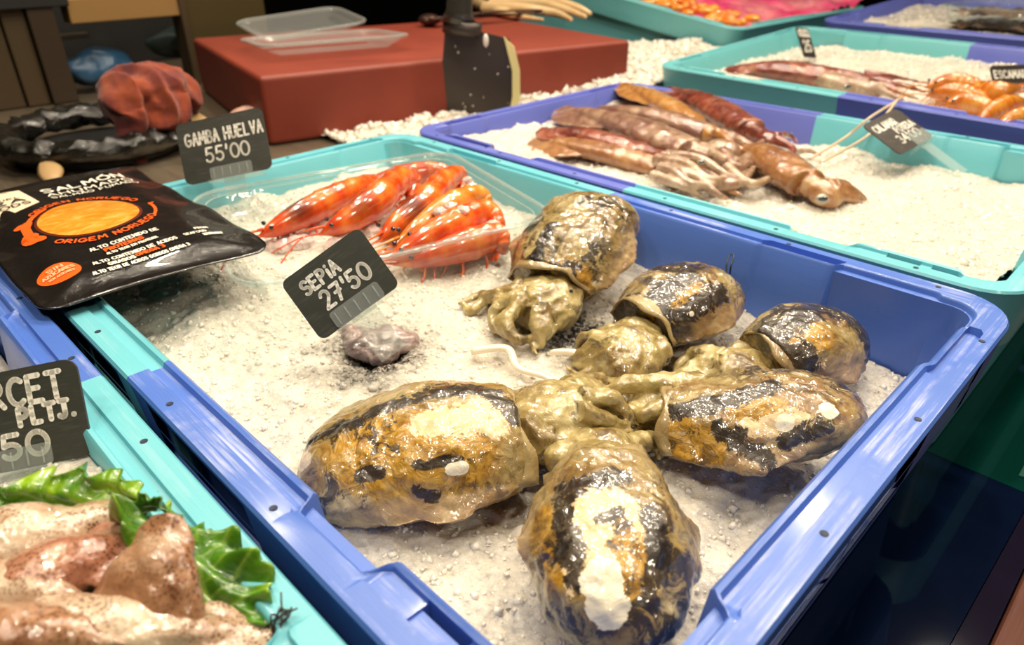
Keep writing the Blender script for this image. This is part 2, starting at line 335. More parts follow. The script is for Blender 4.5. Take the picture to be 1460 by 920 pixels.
def crate(label, mats, loc, rz=0, tilt=(0, 0), split=.3, W=.6, D=.4, openings=None, sides=SIDES_A, group=None, R=.034):
    st = []   # (pos, normal_in, profile)
    def prof(side, s):
        lst = sides[side]; 
        for i, (k, a, b_) in enumerate(lst):
            if s <= b_ or i == len(lst)-1:
                if s >= a or i == 0: return V(TOPS[k])
                pb = lst[i-1]; t = (s-pb[2])/(a-pb[2]); t = t*t*(3-2*t); return V(TOPS[pb[0]])*(1-t)+V(TOPS[k])*t
    specs = [('B', V((0, 0)), V((1, 0)), V((0, 1)), W), ('D', V((W, 0)), V((0, 1)), V((-1, 0)), D), ('A', V((W, D)), V((-1, 0)), V((0, -1)), W), ('C', V((0, D)), V((0, -1)), V((1, 0)), D)]
    flags = []
    for side, o, d, nrm, L in specs:
        rev = side in 'AC'; ss = set(np.round(np.linspace(R, L-R, 22), 5))
        for k, a, b_ in sides[side]:
            for e in (a, b_, ):
                if R < e < L-R: ss.add(round(e, 5))
        for (_, _, b1), (_, a2, _) in zip(sides[side], sides[side][1:]):
            for t in (.33, .66):
                e = b1+(a2-b1)*t
                if R < e < L-R: ss.add(round(e, 5))
        if side in 'AB': ss |= {split}
        if openings and side in openings:
            for a, b_ in openings[side]: ss |= {a, b_}
        if rev: ss = {round(L-x, 5) for x in ss}
        for s in sorted(ss):
            c = L-s if rev else s
            st.append((o+d*s, nrm, prof(side, c), side, c))
        cc = o+d*(L-R)+nrm*R; nn = {'B': V((-1, 0)), 'D': V((0, -1)), 'A': V((1, 0)), 'C': V((0, 1))}[side]
        for k in range(1, 7):
            a = (k/7)*PI/2; nv = nrm*math.cos(a)+nn*math.sin(a); st.append((cc-nv*R, nv, V(TOPS['corner']), 'K', 0))
    vs = []; n = len(LOW)+8
    for p, nv, top, _, _ in st:
        for d_, z in list(LOW)+[tuple(t) for t in top]:
            q = p+nv*min(d_, 1); vs.append((q[0], q[1], z))
    m = len(st); F = []; idx = []
    for i in range(m):
        i2 = (i+1) % m
        for j in range(n-1):
            s1, s2 = st[i], st[i2]
            if openings and s1[3] == s2[3] and s1[3] in openings:
                mid = (s1[4]+s2[4])/2
                if any(a < mid < b_ for a, b_ in openings[s1[3]]) and j in (3, 6, 8): continue
            F.append((i*n+j, i2*n+j, i2*n+j+1, i*n+j+1)); idx.append(0 if (s1[0][0]+s2[0][0])/2 < split else 1)
    F.append(tuple(i*n for i in range(m))[::-1]); idx.append(1)
    F.append(tuple(i*n+n-1 for i in range(m))); idx.append(1)
    root = empty('fish_crate', loc, rz); root.rotation_euler = (tilt[0], tilt[1], rz)
    tag(root, label, 'crate', group)
    o = mesh_obj('crate_body', vs, F, mats, root, angle=38, idx=idx)
    # drain holes in the rim
    def disc(x, y, r=.0017):
        P = [(x+r*math.cos(2*PI*k/12), y+r*math.sin(2*PI*k/12), .00025) for k in range(12)]; Q = [(x+r*.55*math.cos(2*PI*k/12), y+r*.55*math.sin(2*PI*k/12), .0001) for k in range(12)]
        return V(P+Q), [(k, (k+1) % 12, 12+(k+1) % 12, 12+k) for k in range(12)]+[tuple(range(12, 24))]
    hm = None
    for side, o_, d, nrm, L in specs:
        for s in np.arange(.045, L-.03, .098):
            q = o_+d*s+nrm*.0062; v, f = disc(0, 0)
            if hm is None: h = mesh_obj('drain_hole', v, f, HOLE, root); hm = h.data
            else: h = bpy.data.objects.new('drain_hole', hm); COL.objects.link(h); h.parent = root
            h.location = (q[0], q[1], 0)
    return root
H = .14
main = crate('blue and turquoise crate of cuttlefish on ice, the largest in the middle', [CYAN, BLUE], (0, 0, H), openings=dict(D=[(.095, .165), (.169, .246), (.322, .334)], B=[(.2, .28), (.32, .42)]))
c2 = crate('blue and turquoise crate of squid on ice behind the cuttlefish crate', [BLUE2, CYAN], (0, .408, H), openings=dict(B=[(.2, .28)]))
c6 = crate('blue and turquoise crate of squid on lettuce in the lower left', [BLUE, CYAN], (0, -.407, H), split=.289, sides=dict(SIDES_A, A=SIDES_A['B']), openings=dict(A=[(.2, .28)]))
c3 = crate('turquoise and blue crate of long squid and langoustines beyond the first squid crate', [CYAN2, BLUE2], (-.006, .886, .152), math.radians(-5.8), (math.radians(4.0), 0))
c4 = crate('blue crate with clear plastic boxes at the top right', [BLUE2, BLUE2], (.045, 1.33, .185), math.radians(-5.8), (math.radians(4.0), 0))
c5 = crate('turquoise crate lined with pink plastic at the top centre', [CYAN2, CYAN2], (-.63, 1.19, .262), 0, (0, math.radians(8.5)), D=.6)

# ------------------------------------------------------------------ crushed ice
def ice_bed(label, root, x0, x1, y0, y1, hfun, ink=None, res=.0016, chips=9000, seed=1, name='crushed_ice', base=-.12, big=1.0, csize=(.0013, .0034), rot=None, chup=0):
    nx, ny = int((x1-x0)/res)+1, int((y1-y0)/res)+1
    X, Y = np.meshgrid(np.linspace(x0, x1, nx), np.linspace(y0, y1, ny), indexing='ij'); x, y = X.ravel(), Y.ravel()
    def Hh(x, y):
        P = np.stack([x, y, np.full_like(x, seed*.37)], 1)
        z = hfun(x, y)+.006*fbm(P*16, 3)*big+.0016*fbm(P*75, 2)
        return z
    P = np.stack([x, y, np.full_like(x, seed*.37)], 1)
    z = Hh(x, y)+.0016*(1-2*np.abs(perlin(P*120+.3*perlin(P*60)[:, None])))*(.6+.4*perlin(P*35))+.0009*np.abs(perlin(P*300))
    vs = np.stack([x, y, z], 1); i = np.arange(nx*ny).reshape(nx, ny)
    F = np.stack([i[:-1, :-1], i[1:, :-1], i[1:, 1:], i[:-1, 1:]], -1).reshape(-1, 4)
    rs = np.random.RandomState(seed); n = chips
    cx, cy = rs.uniform(x0, x1, n), rs.uniform(y0, y1, n); cz = Hh(cx, cy)+rs.uniform(-.0008, .0007, n)+chup
    s = rs.uniform(csize[0], csize[1], n)*np.where(rs.rand(n) < .06, 1.9, 1.0)
    oct_ = V([(-1, -1, -1), (1, -1, -1), (1, 1, -1), (-1, 1, -1), (-1, -1, 1), (1, -1, 1), (1, 1, 1), (-1, 1, 1)])*.62
    C = oct_[None]*s[:, None, None]*rs.uniform(.5, 1.25, (n, 8, 3))
    q = rs.normal(size=(n, 4)); q /= np.linalg.norm(q, axis=1)[:, None]; w_, a, b_, c_ = q.T
    Rm = np.stack([1-2*(b_*b_+c_*c_), 2*(a*b_-c_*w_), 2*(a*c_+b_*w_), 2*(a*b_+c_*w_), 1-2*(a*a+c_*c_), 2*(b_*c_-a*w_), 2*(a*c_-b_*w_), 2*(b_*c_+a*w_), 1-2*(a*a+b_*b_)], 1).reshape(n, 3, 3)
    C = np.einsum('nij,nkj->nki', Rm, C)+np.stack([cx, cy, cz], 1)[:, None]
    cf = np.array([(0, 3, 2, 1), (4, 5, 6, 7), (0, 1, 5, 4), (1, 2, 6, 5), (2, 3, 7, 6), (3, 0, 4, 7)])
    Fc = (cf[None]+(np.arange(n)*8)[:, None, None]).reshape(-1, 4)+len(vs)
    allv = np.vstack([vs, C.reshape(-1, 3)]); nf = len(F); FF = np.vstack([F, Fc])
    att = ink(allv[:, 0], allv[:, 1]) if ink else np.zeros(len(allv))
    me = bpy.data.meshes.new(name); me.vertices.add(len(allv)); me.vertices.foreach_set('co', allv.astype(np.float32).ravel())
    me.loops.add(len(FF)*4); me.loops.foreach_set('vertex_index', FF.astype(np.int32).ravel())
    me.polygons.add(len(FF)); me.polygons.foreach_set('loop_start', np.arange(0, len(FF)*4, 4, dtype=np.int32)); me.update(calc_edges=True)
    mi = np.zeros(len(FF), np.int32); mi[nf:] = 1; o = finish(name, me, [ICE, ICECHIP], None, True, attrs={'ink': att}); me.polygons.foreach_set('material_index', mi)
    if ink: me.polygons.foreach_set('material_index', np.where((np.arange(len(FF)) >= nf) & (att[FF[:, 0]] < .2), 1, 0).astype(np.int32))
    sf = np.ones(len(FF), bool); sf[nf:] = False; me.polygons.foreach_set('use_smooth', sf)
    me.polygons.foreach_set('use_smooth', np.ones(len(FF), bool))
    if root is not None: o.location = root.location; o.rotation_euler = root.rotation_euler
    tag(o, label, 'ice', kind='stuff'); return o
def blob(x, y, cx, cy, r, seed=0, e=1.0):
    P = np.stack([x*60, y*60, np.full_like(x, seed+.5)], 1)
    d = np.sqrt((x-cx)**2+((y-cy)*e)**2)/r+.35*perlin(P)+.2*perlin(P*3)
    return np.clip(1.35-d*1.1, 0, 1)
INK1 = (0.3143, 0.1422, 0.1000); INK2 = (0.3839, 0.2539, 0.0980); INK3 = (0.4420, 0.2388, 0.0950); INK4 = (0.3313, 0.1299, 0.1000)
def ink_main(x, y):
    a = .95*blob(x, y, INK1[0], INK1[1], .036, 1, .8); b_ = 1.2*blob(x, y, INK2[0], INK2[1], .036, 2); c = blob(x, y, INK3[0], INK3[1], .020, 3)
    d = 1.1*blob(x, y, INK4[0], INK4[1], .018, 5)
    return np.maximum.reduce([a, b_, c, d])
def h_main(x, y):   # local z (rim = 0)
    z = -.026-.026*np.clip((x-.10)/.35, 0, 1)
    z = z-.010*np.clip((x-.5)/.08, 0, 1)
    z = z+.004*np.exp(-(((x-.165)/.10)**2+((y-.20)/.12)**2)**2)
    z = z-.016*np.exp(-(((x-INK1[0])/.014)**2+((y-INK1[1])/.018)**2))-.008*np.exp(-(((x-INK2[0])/.02)**2+((y-INK2[1])/.02)**2))
    return z
ice_bed('bed of crushed ice with black ink stains under the cuttlefish', main, .0245, .5755, .0245, .3755, h_main, ink_main, res=.0014, chips=14000, seed=1, csize=(.0006, .0018))
ice_bed('pale bed of crushed ice under the brown squid', c2, .0245, .5755, .0245, .3755, lambda x, y: -.016-.012*np.clip(x/.2, 0, 1)+.020*np.clip((x-.42)/.13, 0, 1)*np.clip(1-(y-.03)/.3, 0, 1)-.004*np.clip((y-.2)/.15, 0, 1), res=.0022, chips=9000, seed=2, csize=(.0008, .0024))
ice_bed('grey crushed ice around the lettuce in the lower left', c6, .0245, .5755, .0245, .3755, lambda x, y: -.042+.038*np.exp(-(((x-.40)/.10)**2+((y-.36)/.11)**2)**1.5), res=.003, chips=5000, seed=3, csize=(.0008, .0024))
ice_bed('white strip of ice behind the long dark red squid', c3, .0245, .5755, .0245, .3755, lambda x, y: -.030+.014*np.exp(-((y-.30)/.10)**2)*np.clip((x-.04)/.1, 0, 1), res=.004, chips=4000, seed=4)
ice_bed('pale ice under the clear boxes at the top right', c4, .0245, .5755, .0245, .3755, lambda x, y: -.02+.0*x, res=.006, chips=1500, seed=5)
def h_strip(x, y):
    return .092+.05*np.clip((y-.75)/.4, 0, 1)+.03*np.exp(-((x+.09)/.05)**2)*np.clip((y-.6)/.3, 0, 1)
o = ice_bed('heap of loose ice between the red cutting board and the crates', None, -.28, -.003, .40, 1.18, lambda x, y: .096+.036*np.clip((y-.62)/.35, 0, 1)+.012*np.exp(-((x+.12)/.05)**2), res=.004, chips=6000, seed=6, big=1.6, csize=(.002, .006), chup=.002)
# ------------------------------------------------------------------ cuttlefish
def mantle(A, T, wid, thk, up=(0, 0, 1), bend=(0, 0, 0), n=44, m=34, neck=.70, tipw=.45, fin=.12, lobes=True, open_=True, peak=.42, blunt=2.6):
    A, T = V(A), V(T); mid = (A+T)/2+V(bend); P = smooth_path([A, mid, T], m); Tn, Sd, Up = frames(P, up); vs = []
    L = np.linalg.norm(T-A)
    for i in range(m):
        t = i/(m-1)
        w = neck+(1-neck)*math.sin(min(t/peak, 1)*PI/2) if t < peak else 1-(1-0)*max(0, (t-peak)/(1-peak))**blunt
        w = max(w, .02); w = math.sqrt(w) if t > peak else w
        hgt = (.80+.20*math.sin(min(t/.35, 1)*PI/2)) * (math.sqrt(max(.0, 1-((t-.35)/.65)**2.4)) if t > .35 else 1)
        if i == m-1: w = .12; hgt = .08
        for j in range(n):
            a = 2*PI*j/n; c, s_ = math.cos(a), math.sin(a)
            x = math.copysign(abs(c)**.85, c)*w*wid/2; z = (s_*thk*.62 if s_ > 0 else s_*thk*.38)*hgt
            f = math.exp(-(s_/.16)**2)*fin*1.35*(math.sin(min(1, t*1.4+.1)*PI)**.3 if t < .98 else .3); x *= 1+f*(1+.35*math.sin(t*19+(0 if c > 0 else 2)))
            if lobes and t > .75: q = (t-.75)/.25; x += 0*q
            vs.append(P[i]+Sd[i]*x+Up[i]*z)
    F = grid_faces(m, n); F.append(tuple(range(n))[::-1]); F.append(tuple(range((m-1)*n, m*n)))
    return np.array(vs), F, P
def neck_cut(A, T, wid, thk, up=(0, 0, 1)):
    return None
def arm(pts, r0, r1=.0012, n=8, m=26, flat=1.0, up=(0, 0, 1)):
    P = smooth_path(pts, m); t = np.linspace(0, 1, m); return tube(P, r0*(1-t)**.8+r1, n, up=up, flat=flat)
def seg_dist(Q, P):    # distance of points Q to polyline P and parameter
    best = np.full(len(Q), 1e9); par = np.zeros(len(Q)); k = len(P)-1
    for i in range(k):
        a, b_ = P[i], P[i+1]; ab = b_-a; t = np.clip(((Q-a)@ab)/(ab@ab+1e-12), 0, 1); d = np.linalg.norm(Q-(a+t[:, None]*ab), axis=1)
        m_ = d < best; best[m_] = d[m_]; par[m_] = (i+t[m_])/k
    return best, par
def eye_part(root, c, r, nrm, iris=(.02, .03, .03), white=(.30, .26, .20)):
    M1 = plain('eye_sclera', white, .15, coat=1); M2 = plain('eye_pupil', iris, .08, coat=1)
    Z = V(nrm)/np.linalg.norm(nrm); X = np.cross(Z, V((0, 0, 1.01))); X /= np.linalg.norm(X); Yv = np.cross(Z, X); Rm = np.stack([X, Yv, Z], 1)
    v, f = ellipsoid(c, (r, r*.8, r*.55), Rm, 16, 8); e = mesh_obj('eye', v, f, M1, root)
    v, f = ellipsoid(V(c)+Z*r*.28, (r*.72, r*.42, r*.36), Rm, 14, 8); mesh_obj('pupil', v, f, M2, e)
def cuttlefish(label, A, T, wid, thk, head, arms, matr, eyes=(), patches=(), seed=0, bend=(0, 0, 0), up=(0, 0, 1), headr=(.024, .020, .014), voxel=.0013, tent=(), fin=.12, blunt=2.6):
    mv, mf, P = mantle(A, T, wid, thk, up, bend, fin=fin, blunt=blunt)
    parts = []; A_, T_, Hc = V(A), V(T), V(head)
    d = Hc-A_; L = np.linalg.norm(d); d /= L
    X = d; Zu = V((0, 0, 1))-X*X[2]; Zu /= np.linalg.norm(Zu); Y = np.cross(Zu, X); Rm = np.stack([X, Y, Zu], 1)
    hp = [ellipsoid(Hc, headr, Rm), ellipsoid((A_*1.0+Hc)/2+X*.0, (L*.62, headr[1]*.80, headr[2]*.85), Rm)]
    for s_ in (-1, 1): hp.append(ellipsoid(Hc-X*headr[0]*.35+Y*s_*headr[1]*.72+Zu*.002, (.0095, .0085, .0085), Rm))
    rj = np.random.RandomState(seed+40)
    arms = list(arms)+[dict(a, p=[a['p'][0]]+[tuple(V(q)+rj.normal(0, .0042, 3)*V((1, 1, .35))) for q in a['p'][1:]], r=a.get('r', .0055)*.72) for a in arms]
    for a in arms: hp.append(arm(a['p'], a.get('r', .0055), a.get('e', .0012), flat=a.get('f', 1.0)))
    hm = remesh(hp, voxel*.85); mm = remesh([(mv, mf)], voxel)
    # fuse: body is one mesh of mantle + head (mantle hollow lip made by a collar around the neck)
    ring_n = 44; mi = mv.reshape(-1, ring_n, 3); r0 = mi[0]; cen = r0.mean(0); ax = (mi[1].mean(0)-cen); ax /= np.linalg.norm(ax)
    wv = (.0028*np.sin(np.arange(ring_n)*2*PI*2/ring_n+seed)+.0016*np.sin(np.arange(ring_n)*2*PI*5/ring_n+seed*2))[:, None]*ax
    lip = [r0-ax*.001+(r0-cen)*.012+wv*.4, r0-ax*.0035+(r0-cen)*.0+wv, r0-ax*.0032-(r0-cen)*.045+wv, r0+ax*.004-(r0-cen)*.09, r0+ax*.016-(r0-cen)*.16]
    lipv = np.vstack([r0+ax*.004+(r0-cen)*.012]+lip); lipf = grid_faces(6, ring_n)
    v1, n1 = get_v(mm), get_n(mm); Q = v1-A_; 
    v1n = v1+n1*(.0032*perlin(v1*17+seed*3.3)+.0016*fbm(v1*38+seed, 4)+.0007*fbm(v1*150+seed, 3))[:, None]
    v2, n2 = get_v(hm), get_n(hm); v2n = v2+n2*(.0012*fbm(v2*70+seed, 3)-.0020*np.abs(perlin(v2*95+seed*2))+.0006+.0003*fbm(v2*300, 2))[:, None]
    def polys(me): return [tuple(p.vertices) for p in me.polygons]
    f1, f2 = polys(mm), polys(hm)
    lipn = lipv+.0008*fbm(lipv*60+seed, 3)[:, None]
    av, af = join([(v1n, f1), (v2n, f2), (lipn, lipf)])
    headA = np.concatenate([np.zeros(len(v1)), np.ones(len(v2)), np.full(len(lipv), .55)])
    # lower flank + fin tint
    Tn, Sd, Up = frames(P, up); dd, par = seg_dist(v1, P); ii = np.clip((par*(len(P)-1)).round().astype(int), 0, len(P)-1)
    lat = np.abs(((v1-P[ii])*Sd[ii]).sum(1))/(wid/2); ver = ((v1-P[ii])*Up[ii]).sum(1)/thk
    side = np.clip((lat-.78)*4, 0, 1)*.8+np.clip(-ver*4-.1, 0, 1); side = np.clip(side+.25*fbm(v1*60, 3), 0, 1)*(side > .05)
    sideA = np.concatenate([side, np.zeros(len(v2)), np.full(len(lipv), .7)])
    root = empty('cuttlefish', tuple(((A_+T_)/2)*V((1, 1, 0))+V((0, 0, A_[2]-thk*.4))))
    bpy.context.view_layer.update()
    PA = {k: np.zeros(len(av)) for k in ('cream', 'ink', 'gold', 'white')}
    for kind, r_, *pp in patches:     # skin patches of the animal: soft blobs, their torn edges come from the skin material
        pp = [av[np.argmin(((av[:len(v1)]-V(q))**2).sum(1))] for q in pp]; dd, _ = seg_dist(av, np.array(pp) if len(pp) > 1 else np.array([pp[0], pp[0]+1e-4])); PA[kind] = np.maximum(PA[kind], np.clip(1.0-.5*(dd/r_)**2, 0, 1))
    for k in PA: PA[k] *= (headA < .3)
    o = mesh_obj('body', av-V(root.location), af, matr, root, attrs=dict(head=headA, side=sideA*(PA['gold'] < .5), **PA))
    bpy.data.meshes.remove(mm); bpy.data.meshes.remove(hm)
    for (ec, er, en) in eyes: eye_part(root, V(ec)-V(root.location), er, en)
    tag(root, label, 'cuttlefish', 'cuttlefish on the ice')
    return root
M1 = flesh_cuttle('cuttle_skin_olive', 1, .5, .7, (.36, .23, .06)); M2_ = flesh_cuttle('cuttle_skin_dark', 2, .4, 1.0, (.30, .17, .05))
M3 = flesh_cuttle('cuttle_skin_brown', 3, .5, 1.2, (.28, .15, .05)); M4 = flesh_cuttle('cuttle_skin_torn', 4, .55, .75, (.42, .23, .07))
M5 = flesh_cuttle('cuttle_skin_gold', 5, .95, .5, (.46, .26, .05)); M6 = flesh_cuttle('cuttle_skin_cream', 6.6, 1.05, .8, (.42, .25, .07))
def A_(*pts, r=.0055, e=.0012, f=1.0): p = [V(q) for q in pts]; n = len(p); return dict(p=[tuple(q+V((0, 0, .0055*(1-i/n)))) for i, q in enumerate(p)], r=r*.95, e=e, f=f)
cuttlefish('olive cuttlefish nearest the prawn tray, its blunt tip leaning on the crate wall', (0.3433, 0.2677, 0.1120), (0.3171, 0.3620, 0.1424), .084, .046,
   (0.3544, 0.2528, 0.1080), [A_((0.3567, 0.2410, 0.1100), (0.3419, 0.2288, 0.1080), (0.3067, 0.2383, 0.1000), (0.3017, 0.2188, 0.0980), r=.007),
     A_((0.3540, 0.2301, 0.1120), (0.3577, 0.2110, 0.1060), (0.3705, 0.2099, 0.1000), (0.3727, 0.2248, 0.1000), r=.006), A_((0.3658, 0.2347, 0.1120), (0.3731, 0.2236, 0.1060), (0.3798, 0.2213, 0.0980), (0.3811, 0.2173, 0.0960), r=.006),
     A_((0.3542, 0.2366, 0.1150), (0.3410, 0.2208, 0.1080), (0.3458, 0.2114, 0.1000), (0.3557, 0.2129, 0.0980), r=.006), A_((0.3666, 0.2478, 0.1100), (0.3744, 0.2396, 0.1000), (0.3794, 0.2258, 0.0970), r=.005),
     A_((0.3414, 0.2395, 0.1120), (0.3200, 0.2328, 0.1040), (0.3166, 0.2156, 0.0980), (0.3066, 0.2213, 0.1000), r=.005)], M1, seed=1, bend=(0, 0, .002), blunt=4.5, headr=(.027, .026, .017),
   eyes=[((0.3677, 0.2592, 0.1180), .006, (0.8588, -0.1119, 0.4999))],
   patches=[('ink', .005, (0.3480, 0.2328, 0.1300), (0.3365, 0.2549, 0.1400), (0.3301, 0.2869, 0.1500)), ('ink', .004, (0.3639, 0.2495, 0.1450), (0.3818, 0.2639, 0.1460)), ('white', .003, (0.3622, 0.2835, 0.1520)), ('gold', .010, (0.3848, 0.2689, 0.1300), (0.3677, 0.2526, 0.1350)), ('ink', .004, (0.3785, 0.2407, 0.1300), (0.3584, 0.2355, 0.1300))])
cuttlefish('dark mottled cuttlefish second from the prawn tray with a wire loop at its tip', (0.4231, 0.2704, 0.1080), (0.4298, 0.3572, 0.1160), .070, .042,
   (0.4323, 0.2434, 0.1040), [A_((0.4315, 0.2335, 0.1080), (0.4177, 0.2303, 0.1060), (0.4099, 0.2232, 0.0980), (0.4013, 0.2243, 0.1000), r=.007),
     A_((0.4364, 0.2270, 0.1080), (0.4238, 0.2267, 0.1000), (0.4198, 0.2203, 0.0960), (0.4085, 0.2182, 0.0960), r=.006), A_((0.4248, 0.2386, 0.1080), (0.4085, 0.2404, 0.1040), (0.4007, 0.2320, 0.0980), r=.006),
     A_((0.4382, 0.2321, 0.1040), (0.4405, 0.2213, 0.1000), (0.4467, 0.2231, 0.0960), (0.4474, 0.2312, 0.0960), r=.0055), A_((0.4451, 0.2334, 0.1040), (0.4431, 0.2228, 0.0980), (0.4339, 0.2233, 0.0960), r=.005)],
   M2_, seed=2, headr=(.026, .023, .016), eyes=[((0.4512, 0.2562, 0.1030), .0055, (0.9375, 0.1946, 0.2886))],
   patches=[('ink', .0095, (0.4303, 0.2639, 0.1350), (0.4309, 0.2850, 0.1400), (0.4334, 0.3052, 0.1400)), ('ink', .008, (0.4462, 0.2422, 0.1300), (0.4590, 0.2495, 0.1250)), ('ink', .009, (0.4589, 0.2773, 0.1380), (0.4551, 0.3089, 0.1350)), ('gold', .012, (0.4489, 0.2620, 0.1400), (0.4451, 0.2990, 0.1400)), ('white', .002, (0.4668, 0.2723, 0.1380))])
cuttlefish('dark brown cuttlefish close to the back corner of the crate', (0.4988, 0.2919, 0.1030), (0.5218, 0.3625, 0.1080), .068, .042,
   (0.4879, 0.2788, 0.1000), [A_((0.4840, 0.2685, 0.1020), (0.4712, 0.2667, 0.0980), (0.4647, 0.2504, 0.0950), (0.4587, 0.2411, 0.0930), r=.0075), A_((0.4880, 0.2703, 0.1000), (0.4760, 0.2594, 0.0960), (0.4639, 0.2484, 0.0930), (0.4602, 0.2282, 0.0930), r=.006),
     A_((0.4791, 0.2769, 0.1020), (0.4634, 0.2794, 0.0980), (0.4560, 0.2717, 0.0940), (0.4565, 0.2595, 0.0920), r=.006)], M3, seed=3, headr=(.024, .019, .013), eyes=[((0.5003, 0.2846, 0.1030), .004, (0.7825, -0.2876, 0.5522))],
   patches=[('ink', .010, (0.4939, 0.2833, 0.1300), (0.5042, 0.3046, 0.1350), (0.5110, 0.3396, 0.1300)), ('ink', .009, (0.5096, 0.2717, 0.1250), (0.5225, 0.2904, 0.1200)), ('ink', .009, (0.5247, 0.3383, 0.1200), (0.5328, 0.3345, 0.1100)), ('gold', .010, (0.5156, 0.2811, 0.1350), (0.5221, 0.3036, 0.1330))])
cuttlefish('cuttlefish with torn skin whose pointed tip touches the long blue rim', (0.4891, 0.2019, 0.1030), (0.5686, 0.2642, 0.1180), .064, .038,
   (0.4790, 0.2119, 0.1000), [A_((0.4775, 0.2054, 0.1040), (0.4636, 0.2088, 0.1000), (0.4467, 0.2149, 0.0960), (0.4324, 0.2132, 0.0940), r=.006), A_((0.4779, 0.2051, 0.1020), (0.4719, 0.1977, 0.0980), (0.4617, 0.2052, 0.0960), (0.4621, 0.2181, 0.0960), r=.0055),
     A_((0.4816, 0.2035, 0.1000), (0.4763, 0.1951, 0.0960), (0.4657, 0.1953, 0.0960), (0.4504, 0.2036, 0.0960), r=.0055), A_((0.4783, 0.2108, 0.1040), (0.4623, 0.2172, 0.1000), (0.4401, 0.2166, 0.0970), (0.4259, 0.2110, 0.0950), r=.007),
     A_((0.4834, 0.2009, 0.1000), (0.4779, 0.1899, 0.0950), (0.4710, 0.1865, 0.0950), r=.005), A_((0.4778, 0.2150, 0.1040), (0.4660, 0.2258, 0.1000), (0.4525, 0.2206, 0.0980), (0.4473, 0.2074, 0.0970), r=.005), A_((0.4916, 0.2306, 0.1120), (0.4793, 0.2144, 0.1140), (0.4654, 0.2047, 0.1120), (0.4520, 0.1939, 0.1080), (0.4397, 0.1957, 0.1040), r=.0065), A_((0.4890, 0.2008, 0.1100), (0.4847, 0.1879, 0.1100), (0.4742, 0.1900, 0.1080), (0.4722, 0.2025, 0.1080), r=.0045)], M4, seed=4, headr=(.021, .020, .015), eyes=[((0.4845, 0.1996, 0.0980), .004, (0.5192, -0.8423, 0.1451))], fin=.2,
   patches=[('ink', .006, (0.5006, 0.1863, 0.1300), (0.5188, 0.2073, 0.1340), (0.5295, 0.2312, 0.1300)), ('ink', .006, (0.5283, 0.1843, 0.1350), (0.5519, 0.1962, 0.1250)), ('ink', .005, (0.5544, 0.2022, 0.1320), (0.5628, 0.2216, 0.1300)), ('white', .005, (0.5608, 0.2320, 0.1370)), ('white', .0045, (0.5550, 0.2025, 0.1370)),
            ('gold', .012, (0.5091, 0.1686, 0.1250), (0.5202, 0.1735, 0.1200)), ('gold', .008, (0.5267, 0.2064, 0.1350), (0.5408, 0.2142, 0.1360)), ('cream', .006, (0.5406, 0.2003, 0.1370), (0.5546, 0.2141, 0.1370))])
cuttlefish('big gold and cream cuttlefish lying beside the long left rim', (0.4460, 0.1303, 0.1080), (0.3805, 0.0428, 0.0980), .084, .050,
   (0.4490, 0.1564, 0.1080), [A_((0.4563, 0.1647, 0.1120), (0.4592, 0.1790, 0.1060), (0.4679, 0.1900, 0.1000), (0.4766, 0.1885, 0.0960), r=.0085), A_((0.4466, 0.1730, 0.1120), (0.4471, 0.1942, 0.1040), (0.4584, 0.2028, 0.0980), (0.4754, 0.2031, 0.0950), r=.007),
     A_((0.4608, 0.1596, 0.1080), (0.4675, 0.1723, 0.1000), (0.4781, 0.1832, 0.0960), (0.4848, 0.1934, 0.0940), r=.007), A_((0.4390, 0.1790, 0.1100), (0.4361, 0.1982, 0.1040), (0.4422, 0.2105, 0.0980), r=.006), A_((0.4600, 0.1655, 0.1180), (0.4647, 0.1785, 0.1160), (0.4754, 0.1818, 0.1120), (0.4840, 0.1845, 0.1060), r=.005), A_((0.4665, 0.1550, 0.1180), (0.4734, 0.1643, 0.1140), (0.4782, 0.1751, 0.1080), (0.4800, 0.1856, 0.1060), r=.0055)], M5, seed=5, headr=(.026, .027, .019), fin=.15,
   patches=[('cream', .010, (0.4300, 0.0849, 0.1450), (0.4423, 0.0997, 0.1460), (0.4576, 0.1141, 0.1440)), ('gold', .022, (0.4243, 0.0577, 0.1420), (0.4461, 0.0720, 0.1460), (0.4624, 0.0780, 0.1460)), ('ink', .0055, (0.3983, 0.0672, 0.1380), (0.4119, 0.0988, 0.1380), (0.4313, 0.1230, 0.1380), (0.4592, 0.1218, 0.1360)),
            ('ink', .0035, (0.4256, 0.0478, 0.1300), (0.4339, 0.0529, 0.1280)), ('ink', .0032, (0.4477, 0.0644, 0.1180), (0.4595, 0.0668, 0.1180)), ('ink', .0028, (0.4527, 0.0625, 0.1400), (0.4657, 0.0786, 0.1400)), ('ink', .004, (0.3817, 0.0516, 0.1200), (0.3906, 0.0630, 0.1280)), ('gold', .010, (0.4637, 0.1148, 0.1000), (0.4546, 0.0955, 0.1000)), ('white', .003, (0.4654, 0.0689, 0.1350), (0.4706, 0.0760, 0.1330)), ('cream', .005, (0.3897, 0.0422, 0.1150))],
   eyes=[((0.4331, 0.1634, 0.1180), .0055, (0.2674, -0.4126, 0.8708)), ((0.4649, 0.1396, 0.1080), .005, (0.6227, -0.7812, 0.0439))])
